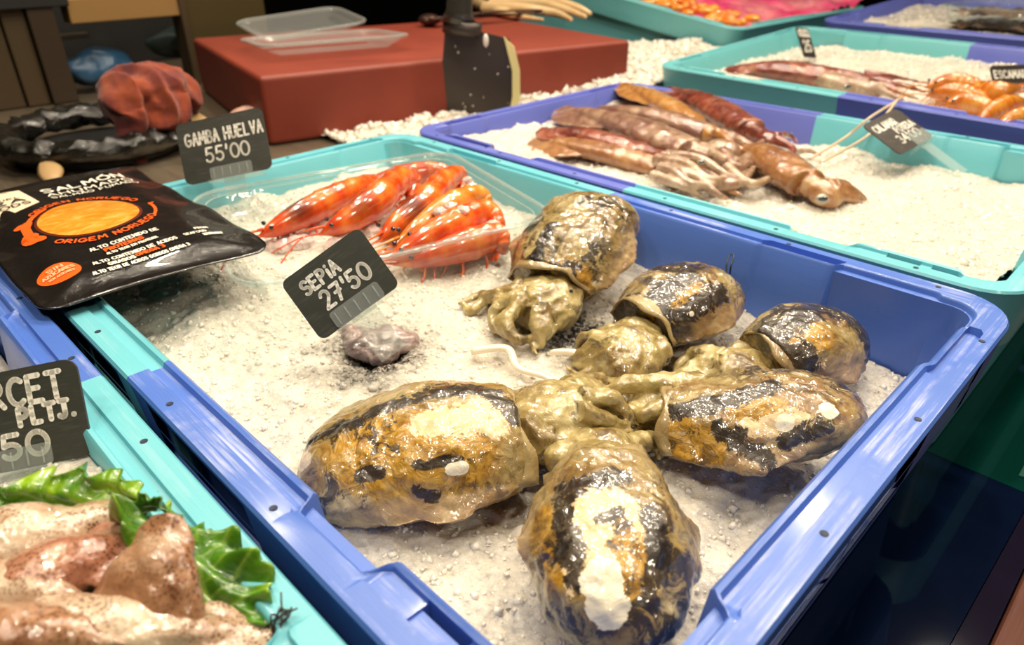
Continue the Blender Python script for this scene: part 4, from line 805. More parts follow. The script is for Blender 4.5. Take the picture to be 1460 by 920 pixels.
v_, f_ = tube([(-.020, .046, 0), (-.018, .062, 0)], .026, 16, up=(0, 0, 1), flat=.6); mesh_obj('ferrule', v_, f_, SCR, sc)
v_, f_ = tube([(-.024, .060, 0), (-.022, .075, 0), (-.019, .12, 0), (-.015, .22, 0)], [.024, .017, .016, .018], 16, up=(0, 0, 1), flat=.7); mesh_obj('handle', v_, f_, HND, sc)
rs = np.random.RandomState(5); dv = []
for k in range(15):
    x, y = rs.uniform(-.05, .045), rs.uniform(-.065, .045); dv.append(ellipsoid((x, y, .0012), (rs.uniform(.0005, .0013), rs.uniform(.0005, .002), .0006), None, 8, 5))
dv.append(ellipsoid((.012, .038, .002), (.004, .009, .003), None, 10, 6)); mesh_obj('ice_crumbs', *join(dv), plain('ice_crumb', (.8, .72, .66), .2, coat=.5), sc)['kind'] = 'stuff'
# tongs and glove on the board
TM = plain('dark_tong_metal', (.10, .055, .04), .3, .7); tg = empty('tongs', (-0.4274, 0.9461, 0.1870)); tag(tg, 'dark metal tongs lying on the red cutting board behind the scraper', 'tongs'); t0 = V(tg.location)
for k, (a, b_) in enumerate((((-0.4201, 0.7876, 0.1900), (-0.3467, 1.0379, 0.1920)), ((-0.4028, 0.7741, 0.1980), (-0.3535, 1.0351, 0.1980)))):
    v_, f_ = tube(smooth_path([V(a), (V(a)*.5+V(b_)*.5)+V((0, 0, .004)), V(b_)], 16), .006, 8, flat=.35); mesh_obj('arm', v_-t0, f_, TM, tg)
v_, f_ = ellipsoid(V((-0.4245, 0.7915, 0.1940))-t0, (.02, .02, .010)); mesh_obj('pivot_end', v_, f_, TM, tg)
GLV, nt, N, b = mat('cream_squid_flesh'); vv = coords(nt, N); nt.links.new(mix(nt, N, noise(nt, N, vv, 30, 3), (.62, .36, .14), (.80, .62, .36)), b.inputs['Base Color']); b.inputs['Roughness'].default_value = .35; b.inputs['Coat Weight'].default_value = .4
parts = [arm([(-0.5059, 1.0211, 0.2000), (-0.4228, 1.0588, 0.2050), (-0.3421, 1.0528, 0.2000), (-0.2613, 1.0323, 0.1920)], .012, .004, m=14), arm([(-0.4929, 0.9892, 0.1950), (-0.4022, 0.9976, 0.2000), (-0.3345, 1.0242, 0.1950), (-0.2636, 0.9933, 0.1900)], .010, .004, m=14),
         arm([(-0.5342, 1.0895, 0.2050), (-0.4358, 1.0934, 0.2100), (-0.3404, 1.0924, 0.2000), (-0.2989, 1.0925, 0.1900)], .011, .004, m=14), arm([(-0.5945, 1.0633, 0.1950), (-0.4825, 0.9988, 0.1950), (-0.3940, 0.9701, 0.1900), (-0.3141, 0.9727, 0.1880)], .010, .003, m=14)]
me = remesh(parts, .0025); o = finish('squid_tentacles', me, GLV); tag(o, 'pale cream heap of cut tentacles at the back of the red board', 'seafood')
# bin with black bag and the red rag
BAG, nt, N, b = mat('black_bag_film'); b.inputs['Base Color'].default_value = (.010, .009, .007, 1); b.inputs['Roughness'].default_value = .16; b.inputs['Coat Weight'].default_value = .3
bump(nt, N, b, noise(nt, N, coords(nt, N), 40, 4, .6, 1.5), .9, .006)
bc = V((-.325, .185, .10)); m_, n_ = 120, 20; vs = []
for i in range(m_):
    a = 2*PI*i/m_
    for j in range(n_):
        p = 2*PI*j/n_; R_ = .099; r_ = .0155
        q = V(((R_+r_*math.cos(p))*math.cos(a), (R_+r_*math.cos(p))*math.sin(a), r_*.85*math.sin(p)+.021)); vs.append(q)
vs = np.array(vs); vs += (.006*perlin(np.stack([vs[:, 0]*55, vs[:, 1]*55, vs[:, 2]*30], 1))+.003*np.abs(perlin(vs*130)))[:, None]*V((1, 1, 1))*np.sign(vs+1e-9)
F = [(i*n_+j, ((i+1) % m_)*n_+j, ((i+1) % m_)*n_+(j+1) % n_, i*n_+(j+1) % n_) for i in range(m_) for j in range(n_)]
bn_ = empty('waste_bin', tuple(bc)); tag(bn_, 'low round bin lined with a crumpled black bag on the worktop', 'bin'); mesh_obj('bag_rim', vs, F, BAG, bn_)
v_, f_ = prism(_arc(0, 0, .094, .094, 0, 350, 35), .0005, .006); mesh_obj('bag_inside', v_, f_, plain('bag_inside', (.004, .004, .004), .5), bn_, smooth=False)
def rag_surface():
    parts = [ellipsoid((0, 0, .012), (.050, .060, .030)), ellipsoid((.015, -.036, .002), (.034, .030, .034)), ellipsoid((.03, .006, -.012), (.032, .036, .034)), ellipsoid((-.01, .055, -.006), (.024, .020, .026)),
             tube(smooth_path([(.016, -.030, .012), (.032, -.046, -.012), (.037, -.052, -.042), (.038, -.054, -.080)], 14), [.026]*5+[.024, .022, .020, .019, .018, .016, .013, .010, .006], 14, flat=.5, up=(.7, -.7, .1))]
    me = remesh(parts, .0022); v_, n_ = get_v(me), get_n(me); 
    Q = np.stack([v_[:, 0]*12+v_[:, 2]*14, v_[:, 1]*30-v_[:, 0]*14, v_[:, 2]*16], 1); f_ = 1-np.abs(perlin(Q))*2.6
    v_ = v_+n_*(.0080*f_+.0022*perlin(v_*60))[:, None]; set_v(me, v_); return me
RAG, nt, N, b = mat('orange_red_cloth'); vv = coords(nt, N)
nt.links.new(mix(nt, N, ramp(nt, N, noise(nt, N, vv, 22, 4, .6), [(.4, (0, 0, 0)), (.62, (1, 1, 1))]), (.12, .014, .013), (.27, .045, .010)), b.inputs['Base Color']); b.inputs['Roughness'].default_value = .9; b.inputs['Sheen Weight'].default_value = .2
bump(nt, N, b, noise(nt, N, vv, 900, 2), .5, .0006)
rg = finish('cleaning_cloth', rag_surface(), RAG); rg.location = V((-0.2727, 0.2354, 0.1606)); rg.scale = (.84, .80, .84); tag(rg, 'crumpled orange red cloth lying over the black bin', 'cloth')
TAN = plain('tan_shell', (.42, .27, .12), .5)
for nm, a, b_, lb in (('fish_scrap', (-0.2959, 0.2815, 0.1350), (-0.2470, 0.2835, 0.1200), 'tan triangular fish scrap behind the gamba price card'), ('fish_scrap', (-0.2616, 0.1066, 0.1150), (-0.1904, 0.0939, 0.1100), 'small tan scrap beside the black bag rim')):
    v_, f_ = tube(smooth_path([V(a), (V(a)+V(b_))/2+V((.002, .002, .002)), V(b_)], 8), [.002, .006, .009, .011, .012, .012, .010, .006], 8, flat=.35); tag(mesh_obj(nm, v_, f_, TAN), lb, 'fish scrap', 'fish scraps by the bin')
v_, f_ = ellipsoid((-0.2455, 0.3375, 0.1250), (.016, .022, .014)); tag(mesh_obj('garlic_bulb', v_+.0015*perlin(v_*120)[:, None], f_, plain('pinkish_skin', (.62, .36, .28), .5)), 'pale pink rounded lump peeking over the gamba price card', 'seafood')
# cabinet left of the board
CABM, nt, N, b = mat('brown_cabinet'); nt.links.new(mix(nt, N, noise(nt, N, coords(nt, N), 6, 3), (.055, .036, .018), (.085, .058, .030)), b.inputs['Base Color']); b.inputs['Roughness'].default_value = .45; b.inputs['Metallic'].default_value = .3
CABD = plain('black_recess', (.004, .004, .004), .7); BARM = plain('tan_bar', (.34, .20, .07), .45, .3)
cab = empty('steel_cabinet', (-.66, .1, .10)); tag(cab, 'dim brown cabinet with an open black shelf behind the bin', 'cabinet'); c0 = V(cab.location)
def cb(name, pa, pb, z0, z1, x0, x1, m, parent=cab):
    y0, y1 = pa[1], pb[1]; v_, f_ = box(((x0+x1)/2, (y0+y1)/2, (z0+z1)/2), (abs(x1-x0), abs(y1-y0), abs(z1-z0))); o = mesh_obj(name, v_-c0, f_, m, parent, smooth=False); bevel(o, .002); return o
X0 = -.66
cb('panel', (-0.6600, 0.0125, 0.1749), (-0.6600, 0.1873, 0.1537), .1, .345, X0-.03, X0, CABM); cb('panel', (-0.6600, 0.1891, 0.1535), (-0.6600, 0.2199, 0.1498), .1, .345, X0-.03, X0+.004, CABM)
cb('post', (-0.6600, 0.2218, 0.1496), (-0.6600, 0.2578, 0.1452), .1, .345, X0-.03, X0+.012, plain('dark_post', (.035, .022, .011), .5, .2))
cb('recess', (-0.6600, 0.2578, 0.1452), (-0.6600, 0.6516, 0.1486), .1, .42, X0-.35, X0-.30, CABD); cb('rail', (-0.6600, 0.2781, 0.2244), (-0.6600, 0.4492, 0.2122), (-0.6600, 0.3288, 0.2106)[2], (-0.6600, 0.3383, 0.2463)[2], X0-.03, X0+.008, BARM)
cb('shelf_front', (-0.6600, 0.2856, 0.1836), (-0.6600, 0.3521, 0.1772), (-0.6600, 0.3175, 0.1680)[2], (-0.6600, 0.3202, 0.1782)[2], X0-.2, X0-.18, plain('shelf_edge', (.03, .022, .012), .5, .4))
cb('post', (-0.6600, 0.4443, 0.1907), (-0.6600, 0.4560, 0.1897), .1, .40, X0-.03, X0+.012, CABM); cb('side_panel', (-0.6600, 0.4584, 0.1895), (-0.6600, 0.6018, 0.1775), .1, .40, X0-.02, X0, plain('olive_panel', (.075, .055, .020), .4, .3))
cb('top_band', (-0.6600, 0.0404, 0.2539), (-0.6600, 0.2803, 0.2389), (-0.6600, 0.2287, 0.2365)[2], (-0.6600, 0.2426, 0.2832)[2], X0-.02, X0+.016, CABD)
BBL = plain('blue_bag', (.03, .10, .20), .35)
def crumple(name, label, c, ax, m, seed, cat, amp=.01, fr=25, rot=None):
    v_, f_ = ellipsoid((0, 0, 0), ax, rot, 40, 26); nrm = v_/np.linalg.norm(v_, axis=1)[:, None]; v_ = v_+nrm*(amp*(1-2*np.abs(perlin(v_*fr+seed))))[:, None]
    o = mesh_obj(name, v_, f_, m); o.location = c; tag(o, label, cat); return o
crumple('plastic_bag', 'blue plastic bag tucked in the dark shelf behind the cloth', (-0.7200, 0.3180, 0.1366), (.03, .055, .022), BBL, 3, 'bag')
crumple('plastic_bag', 'dim blue grey bag at the right end of the dark shelf', (-0.7600, 0.4835, 0.1556), (.03, .06, .02), plain('grey_bag', (.035, .06, .06), .5), 5, 'bag')

# ------------------------------------------------------------------ squid
def squid(label, T, A, wid, thk, head, arms, m, group, voxel=.0014, fin=(.62, .95, 1.0), eyes=(), headr=(.014, .012, .010), amp=.0009, peak=.75, pw=.75, finup=(0, 0, 1), seed=0):
    A, T = V(A), V(T); n, k = 24, 28; mid = (A+T)/2+V((0, 0, .003)); P = smooth_path([T, mid, A], k); Tn, Sd, Up = frames(P, finup); vs = []
    for i in range(k):
        t = i/(k-1); w_ = max(.06, math.sin(min(1, t/peak)*PI/2)**pw*(1-.12*max(0, (t-peak)/(1-peak))))
        for j in range(n):
            a = 2*PI*j/n; vs.append(P[i]+Sd[i]*math.cos(a)*w_*wid/2+Up[i]*math.sin(a)*w_*thk*.5)
    F = grid_faces(k, n); F += [tuple(range(n))[::-1], tuple(range((k-1)*n, k*n))]; parts = [(np.array(vs), F)]
    L = np.linalg.norm(A-T)
    if fin:
        fl, fw, sc_ = fin; vs = []; m_ = 18   # flat rhombic fin from the tip
        for side in (-1, 1):
            vs = []
            for i in range(m_):
                t = i/(m_-1); q = P[min(k-1, int(t*fl*(k-1)))]; s_ = Sd[min(k-1, int(t*fl*(k-1)))]; u_ = Up[min(k-1, int(t*fl*(k-1)))]
                ww = fw*wid*.95*(math.sin(PI*min(1, t**.75))**.9)+.0015
                for (a, h) in ((0, .0022), (ww*.6, .0016), (ww, .0004), (ww, -.0008), (ww*.6, -.0014), (0, -.0022)): vs.append(q+side*s_*a+u_*h*1.2-u_*(a*.15))
            F = grid_faces(m_, 6); F += [tuple(range(6))[::-1], tuple(range((m_-1)*6, m_*6))]; parts.append((np.array(vs), F))
    if head is not None:
        Hc = V(head); X = Hc-A; X /= np.linalg.norm(X)+1e-9; Zu = V((0, 0, 1))-X*X[2]; Zu /= np.linalg.norm(Zu); Y = np.cross(Zu, X); Rm = np.stack([X, Y, Zu], 1)
        parts.append(ellipsoid(Hc, headr, Rm)); parts.append(tube(smooth_path([A, (A+Hc)/2, Hc], 6), headr[1]*.8, 12))
    for a in arms: parts.append(arm(a['p'], a.get('r', .004), a.get('e', .001), m=16))
    me = remesh(parts, voxel); v_, n_ = get_v(me), get_n(me); v_ = v_+n_*(amp*fbm(v_*60+seed, 3))[:, None]; c = v_.mean(0); root = empty('squid', tuple(c)); set_v(me, v_-c)
    finish('body', me, m, root)
    for (ec, er, en) in eyes: eye_part(root, V(ec)-c, er, en)
    tag(root, label, 'squid', group); return root
SA = flesh_squid('squid_skin_tan', (.20, .08, .028), (.36, .17, .06), (.48, .30, .15), (.18, .05, .03), 1, .5, 26, False)
SB = flesh_squid('squid_skin_dark_red', (.13, .025, .015), (.26, .06, .035), (.45, .20, .12), (.07, .012, .01), 2, .7, 30, False)
SC = flesh_squid('squid_skin_mauve', (.17, .08, .055), (.30, .17, .11), (.46, .31, .20), (.16, .06, .05), 3, .7, 30, False)
SD = flesh_squid('squid_skin_orange', (.32, .13, .03), (.46, .22, .06), (.54, .32, .13), (.30, .10, .03), 4, .4, 30, False)
SE = flesh_squid('squid_skin_pale', (.26, .16, .10), (.42, .29, .19), (.58, .46, .32), (.20, .09, .05), 5, .7, 45, False)
g2 = 'brown squid heaped on ice behind the cuttlefish crate'
squid('lowest tan squid along the blue rim, tip pointing left', (0.0842, 0.5285, 0.1220), (0.2529, 0.5405, 0.1200), .040, .024, (0.2815, 0.5353, 0.1200), [A_((0.2898, 0.5345, 0.1220), (0.3228, 0.5384, 0.1200), (0.3441, 0.5678, 0.1180)), A_((0.2927, 0.5304, 0.1200), (0.3308, 0.5253, 0.1180), (0.3524, 0.5265, 0.1160))], SA, g2, seed=1)
squid('reddish tipped squid tucked under the tan ones at the left of the heap', (0.0746, 0.5495, 0.1280), (0.2200, 0.5485, 0.1280), .034, .022, (0.2489, 0.5451, 0.1270), [A_((0.2614, 0.5454, 0.1280), (0.2931, 0.5479, 0.1240), (0.3209, 0.5548, 0.1200))], SB, g2, fin=(.5, .8, 1), seed=2)
squid('mauve squid with a broad tan fin in the middle of the heap', (0.0362, 0.6360, 0.1340), (0.2641, 0.5723, 0.1340), .046, .028, (0.2901, 0.5777, 0.1300), [A_((0.2973, 0.5786, 0.1320), (0.3254, 0.5580, 0.1280), (0.3028, 0.6502, 0.1260), (0.2958, 0.7037, 0.1260), r=.006), A_((0.3030, 0.5695, 0.1300), (0.3248, 0.5874, 0.1250), (0.3312, 0.6350, 0.1220), r=.005)], SC, g2, seed=3, eyes=[((0.3054, 0.5244, 0.1400), .004, (0.4505, -0.6007, 0.6605))])
squid('pale mauve squid lying behind the middle one', (0.0693, 0.6606, 0.1360), (0.2388, 0.6478, 0.1340), .036, .024, (0.2674, 0.6442, 0.1320), [A_((0.2803, 0.6365, 0.1320), (0.3163, 0.6165, 0.1280), (0.3241, 0.5749, 0.1240), r=.005)], SC, g2, fin=None, seed=4)
squid('squid with an upright orange leaf shaped fin at the back of the heap', (0.0113, 0.7896, 0.1400), (0.2050, 0.6720, 0.1360), .034, .022, (0.2388, 0.6478, 0.1340), [A_((0.2525, 0.6397, 0.1340), (0.2909, 0.6184, 0.1300), (0.3131, 0.6231, 0.1260), r=.005)], SD, g2, fin=(.8, .85, 1), seed=5)
squid('dark red squid nearest the back wall of its crate', (0.0716, 0.8193, 0.1380), (0.2647, 0.6949, 0.1340), .042, .028, (0.2942, 0.6808, 0.1300), [A_((0.3067, 0.6726, 0.1300), (0.3332, 0.6609, 0.1260), (0.3461, 0.6054, 0.1220), r=.005), A_((0.2997, 0.6862, 0.1300), (0.3015, 0.7177, 0.1260), (0.3130, 0.7186, 0.1200), r=.0035)], SB, g2, fin=(.45, .7, 1), seed=6)
squid('single tan squid pointing right with a black eye, apart from the heap', (0.2731, 0.6505, 0.1280), (0.3905, 0.5700, 0.1280), .046, .030, (0.4101, 0.5666, 0.1240), [A_((0.4158, 0.5668, 0.1240), (0.4250, 0.5840, 0.1220), (0.4368, 0.6006, 0.1140), r=.009), A_((0.4169, 0.5653, 0.1220), (0.4288, 0.5770, 0.1180), (0.4361, 0.5894, 0.1140), r=.007), A_((0.4096, 0.5731, 0.1250), (0.4161, 0.5976, 0.1220), (0.4260, 0.6039, 0.1160), r=.006)], SA, g2, seed=7, fin=(.7, .6, 1), headr=(.018, .014, .012), eyes=[((0.4171, 0.5441, 0.1260), .0062, (0.5708, -0.7255, 0.3845))])
parts = []
rs = np.random.RandomState(11)
for k in range(16):
    x0, y0 = rs.uniform(960, 1010), rs.uniform(212, 258); x1, y1 = x0+rs.uniform(40, 110), y0+rs.uniform(-18, 30)
    pass
ARMS = [((0.2534, 0.5254, 0.1320), (0.2938, 0.5191, 0.1360), (0.3252, 0.5064, 0.1320), (0.3311, 0.5479, 0.1280), (0.3067, 0.6277, 0.1260)), ((0.2687, 0.5097, 0.1300), (0.3113, 0.5047, 0.1320), (0.3381, 0.4991, 0.1240), (0.3488, 0.5069, 0.1180)), ((0.2601, 0.5333, 0.1360), (0.3003, 0.5325, 0.1400), (0.3347, 0.5275, 0.1320), (0.3521, 0.5583, 0.1220)),
        ((0.2684, 0.5849, 0.1360), (0.3195, 0.5666, 0.1340), (0.2914, 0.6781, 0.1300), (0.2860, 0.7599, 0.1220)), ((0.3209, 0.5150, 0.1250), (0.3412, 0.5305, 0.1260), (0.3288, 0.5867, 0.1260), (0.3108, 0.6580, 0.1260)), ((0.2734, 0.4917, 0.1280), (0.3093, 0.4850, 0.1280), (0.3282, 0.4922, 0.1200)),
        ((0.3162, 0.5530, 0.1320), (0.3506, 0.5397, 0.1260), (0.3543, 0.5884, 0.1240), (0.3619, 0.6357, 0.1180)), ((0.2921, 0.4983, 0.1340), (0.3171, 0.4899, 0.1300), (0.3311, 0.5121, 0.1280), (0.3178, 0.5640, 0.1300)), ((0.3067, 0.6338, 0.1300), (0.3251, 0.6456, 0.1260), (0.3318, 0.6985, 0.1220), (0.3466, 0.7059, 0.1180))]
for k, a in enumerate(ARMS): parts.append(arm(a, .0062-.0002*k, .0012, m=24))
parts.append(ellipsoid((0.2839, 0.6016, 0.1320), (.02, .016, .012))); parts.append(ellipsoid((0.3210, 0.6307, 0.1260), (.022, .018, .010)))
me = remesh(parts, .0013); tag(finish('tentacle_tangle', me, SE), 'pale tangle of squid arms where the heaped squid meet', 'tentacles')
STR = plain('pale_string', (.62, .48, .33), .4, coat=.3)
for k, P_ in enumerate([((0.3478, 0.6726, 0.1220), (0.3472, 0.7598, 0.1280), (0.3634, 0.7746, 0.1500), (0.3665, 0.8544, 0.1600)), ((0.3597, 0.6722, 0.1200), (0.3657, 0.7711, 0.1300), (0.3718, 0.7969, 0.1500), (0.3664, 0.8435, 0.1600))]):
    v_, f_ = tube(smooth_path([V(p) for p in P_], 30), .0016, 7); tag(mesh_obj('squid_tentacle', v_, f_, STR), ['upper long thin squid tentacle stretched over the turquoise rim', 'lower long thin squid tentacle stretched over the turquoise rim'][k], 'tentacle', 'stretched tentacles')
# foreground squid on lettuce
F1 = flesh_squid('fresh_squid_brown', (.18, .065, .03), (.36, .18, .09), (.52, .36, .24), (.09, .025, .010), 1, .85, 34)
F2 = flesh_squid('fresh_squid_pale', (.30, .17, .10), (.50, .36, .24), (.62, .52, .38), (.14, .045, .018), 2, .85, 30)
F3 = flesh_squid('fresh_squid_pink', (.22, .065, .04), (.38, .16, .09), (.50, .31, .20), (.11, .03, .014), 3, .8, 36)
g6 = 'fresh squid on lettuce in the lower left crate'
squid('brown speckled squid body standing up at the right of the lettuce pile', (0.4433, -0.0301, 0.1680), (0.4593, -0.0508, 0.1400), .040, .018, None, [], F1, g6, voxel=.001, amp=.0014, fin=(.9, .25, 1), pw=1.15, peak=.95, seed=1)
squid('pale squid lying along the back under the green leaf', (0.4107, -0.0338, 0.1460), (0.3947, -0.0853, 0.1500), .030, .022, None, [], F2, g6, voxel=.001, pw=.95, peak=.85, amp=.0016, fin=(.5, .7, 1), seed=2)
squid('pink brown squid in the middle of the pile', (0.4280, -0.0368, 0.1500), (0.4214, -0.0783, 0.1460), .026, .022, None, [], F3, g6, voxel=.001, pw=.95, peak=.85, amp=.0016, fin=(.6, .7, 1), seed=3)
squid('grey white squid mantle at the left edge of the pile', (0.4495, -0.0572, 0.1480), (0.4035, -0.0882, 0.1460), .024, .020, None, [], F2, g6, voxel=.001, pw=.95, peak=.85, amp=.0016, fin=None, seed=4)
squid('long squid along the bottom edge with its tip by the turquoise pocket', (0.4851, -0.0212, 0.1360), (0.4439, -0.0767, 0.1500), .024, .020, None, [], F2, g6, voxel=.001, pw=.95, peak=.85, amp=.0016, fin=(.6, .5, 1), seed=5)
squid('brown squid cut off by the lower left corner of the picture', (0.4701, -0.0571, 0.1520), (0.4311, -0.0915, 0.1520), .022, .018, None, [], F1, g6, voxel=.001, pw=.95, peak=.85, amp=.0016, fin=None, seed=6)
HR = plain('dark_hair', (.05, .03, .02), .4); hv = []
for k in range(9):
    b0 = V((0.4853, -0.0210, 0.1380)); hv.append(tube(smooth_path([b0+V((0, 0, -.004*k/9)), b0+V((rs.uniform(-.004, .004), rs.uniform(0, .006), rs.uniform(0, .006))), b0+V((rs.uniform(-.008, .006), rs.uniform(.002, .009), rs.uniform(-.002, .009)))], 10), .00035, 5))
tag(mesh_obj('arm_tuft', *join(hv), HR), 'tuft of thin dark arm ends beside the turquoise pocket', 'tentacles')
# lettuce
LEAF, nt, N, b = mat('lettuce_green'); vv = coords(nt, N); at = N('ShaderNodeAttribute', attribute_name='vein')
c = ramp(nt, N, noise(nt, N, vv, 45, 4, .6), [(.3, (.015, .07, .003)), (.5, (.07, .20, .006)), (.66, (.27, .45, .015))])
c = mix(nt, N, math_(nt, N, 'MULTIPLY', at.outputs['Fac'], .6), c, (.34, .48, .08)); nt.links.new(c, b.inputs['Base Color']); b.inputs['Roughness'].default_value = .3; b.inputs['Coat Weight'].default_value = .5
bump(nt, N, b, noise(nt, N, vv, 180, 4, .6), .5, .0015)
def leaf(label, cl, wd, side, seed, amp=.004, nu=90, nv=40):
    P = smooth_path([V(p) for p in cl], nu); T_, Sd, Up = frames(P); vs = []; vein = []
    sd = V(side)/np.linalg.norm(side)
    for i in range(nu):
        t = i/(nu-1); w_ = wd*(.35+.65*math.sin(PI*min(1, .12+t*.86))**.6)
        for j in range(nv):
            s_ = -1+2*j/(nv-1); e = abs(s_)**2.2; q = P[i]+sd*s_*w_*(1+.10*math.sin(t*23+seed)+.02*math.sin(t*57+seed*2))
            nrm = np.cross(T_[i], sd); nrm /= np.linalg.norm(nrm)
            q = q+nrm*(amp*(e*math.sin(t*26+seed+2*s_)+.5*e*math.sin(t*61+seed*3)+.45*math.sin(s_*7+t*11))-w_*.25*s_*s_); vs.append(q)
            vein.append(max(math.exp(-(s_/.05)**2), .7*math.exp(-((((t*9+abs(s_)*2.2) % 1)-.5)/.07)**2)))
    F = grid_faces(nu, nv, False); o = mesh_obj('lettuce_leaf', vs, F, LEAF, attrs=dict(vein=vein)); s_ = o.modifiers.new('t', 'SOLIDIFY'); s_.thickness = .0006
    tag(o, label, 'leaf', 'lettuce leaves under the fresh squid'); return o
leaf('green lettuce leaf along the back of the squid pile', [(0.3655, -0.0779, 0.1420), (0.3800, -0.0577, 0.1440), (0.3946, -0.0439, 0.1480), (0.4070, -0.0306, 0.1480)], .0135, (-.35, .25, .75), 1.0)
leaf('curled green lettuce leaf at the right of the upright squid', [(0.4199, -0.0305, 0.1500), (0.4422, -0.0291, 0.1480), (0.4595, -0.0303, 0.1440), (0.4742, -0.0317, 0.1360)], .0235, (-.62, -.62, .35), 2.3)
leaf('green lettuce leaf tip curling behind the upright squid', [(0.4123, -0.0400, 0.1480), (0.4164, -0.0319, 0.1520), (0.4227, -0.0271, 0.1540), (0.4364, -0.0262, 0.1500)], .007, (.3, -.3, .7), 4.0, amp=.0012)
# ------------------------------------------------------------------ prawns
def prawn_mat(name, c1, c2, c3, dark):
    m, nt, N, b = mat(name); vv = coords(nt, N); h = N('ShaderNodeAttribute', attribute_name='dark'); sg = N('ShaderNodeAttribute', attribute_name='band')
    c = ramp(nt, N, noise(nt, N, vv, 45, 4, .6), [(.3, c1), (.5, c2), (.7, c3)]); c = mix(nt, N, math_(nt, N, 'MULTIPLY', sg.outputs['Fac'], .6), c, c3)
    c = mix(nt, N, math_(nt, N, 'MULTIPLY', h.outputs['Fac'], .85), c, dark); nt.links.new(c, b.inputs['Base Color']); b.inputs['Roughness'].default_value = .25; b.inputs['Coat Weight'].default_value = 1; b.inputs['Coat Roughness'].default_value = .05
    bump(nt, N, b, noise(nt, N, vv, 160, 4), .3, .0012); return m
PR = prawn_mat('prawn_red_orange', (.46, .022, .004), (.68, .080, .008), (.80, .24, .035), (.06, .02, .01))
PO = prawn_mat('langoustine_orange', (.42, .09, .01), (.60, .19, .015), (.70, .34, .07), (.10, .03, .012))
def prawn(name, label, pts, r, m, group, legs=True, dk=1.0, up=(0, 0, 1), cat='prawn', claws=False):
    k, n = 64, 16; P = smooth_path([V(p) for p in pts], k); T_, Sd, Up = frames(P, up); vs = []; dark = []; band = []
    for i in range(k):
        t = i/(k-1)
        if t < .10: w_ = .05+.40*(t/.10)
        elif t < .42: w_ = .45+.57*math.sin((t-.10)/.32*PI/2)
        else:
            s_ = (t-.42)/.58; seg = (s_*6.5) % 1; w_ = (1.02-.62*s_**1.3)*(1+.09*(1-seg))
            if s_ > .93: w_ *= .8
        for j in range(n):
            a = 2*PI*j/n; vs.append(P[i]+r*w_*(math.cos(a)*.82*Sd[i]+math.sin(a)*Up[i])); dark.append(dk*max(0, 1-((t-.30)/.09)**2)*max(0, min(1, .5+math.sin(a)))); band.append((1-((t-.42)/.58*6.5) % 1)**3 if t > .42 else 0)
    F = grid_faces(k, n); F += [tuple(range(n))[::-1], tuple(range((k-1)*n, k*n))]; parts = [(np.array(vs), F)]
    e, te = P[-1], T_[-1]
    for q in (-.9, -.45, 0, .45, .9):   # tail fan blades
        d = te*math.cos(q)+Sd[-1]*math.sin(q); bl, bf = tube(np.array([e-te*.002+d*x for x in (0, .004, .009, .013)]), [.0012, .0028, .0032, .0010], 8, up=Up[-1], flat=.3); parts.append((bl, bf))
    parts.append(tube(np.array([P[4]+Up[4]*r*.35, P[2]+Up[2]*r*.5-T_[2]*.006, P[0]-T_[0]*.016+Up[0]*r*.7]), [.0014, .0010, .0002], 6))
    if legs:
        for i in range(10):
            t = .16+.07*i; q = int(t*(k-1)); s_ = 1 if i % 2 else -1; b0 = P[q]-Up[q]*r*.7; L = r*(1.9 if i < 6 else 1.1)
            parts.append(tube(smooth_path([b0, b0-Up[q]*L*.4+Sd[q]*s_*L*.4-T_[q]*L*.2, b0-Up[q]*L*.75+Sd[q]*s_*L*.55-T_[q]*L*.8], 6), [.0012, .0011, .001, .0009, .0007, .0004], 6))
    if claws:
        for s_ in (-1, 1):
            b0 = P[8]+Sd[8]*s_*r*.4; parts.append(tube(smooth_path([b0, b0-T_[2]*.02+Sd[2]*s_*.008, b0-T_[2]*.055+Sd[2]*s_*.012], 10), [.0016, .0016, .0018, .002, .0026, .0034, .0038, .0034, .0022, .0006], 7))
    v_, f_ = join(parts); c = P[k//2].copy(); root = empty(name, tuple(c)); pad = len(v_)-len(vs)
    mesh_obj('body', v_-c, f_, m, root, attrs=dict(dark=dark+[0]*pad, band=band+[0]*pad))
    for s_ in (-1, 1):
        ev, ef = ellipsoid(P[7]+Sd[7]*s_*r*.55+Up[7]*r*.45-c, (.0019,)*3, None, 12, 8); mesh_obj('eye', ev, ef, EYEB, root)
        b0 = P[2]+Sd[2]*s_*.0015; at_, af_ = tube(smooth_path([b0, b0-T_[0]*.02+V((0, 0, .004)), b0-T_[0]*.045+Sd[0]*s_*.015+V((0, 0, -.004))], 14)-c, [.0006]*13+[.0003], 5); mesh_obj('antenna', at_, af_, m, root)
    tag(root, label, cat, group); return root
EYEB = plain('black_eye', (.01, .01, .01), .1, coat=1)
gp = 'red prawns in the clear tray'
prawn('prawn', 'long red prawn at the left of the tray, head nearest the salmon sachet', [(0.1373, 0.1540, 0.1240), (0.1378, 0.1739, 0.1280), (0.1358, 0.2081, 0.1340), (0.1253, 0.2498, 0.1360), (0.1089, 0.2868, 0.1300), (0.1260, 0.2813, 0.1220)], .0120, PR, gp)
prawn('prawn', 'bright red prawn behind the sepia card with its tail curled upward', [(0.1679, 0.1901, 0.1240), (0.1734, 0.2101, 0.1300), (0.1695, 0.2445, 0.1380), (0.1441, 0.2893, 0.1400), (0.1385, 0.3071, 0.1320), (0.1536, 0.2922, 0.1240)], .0138, PR, gp, dk=.7)
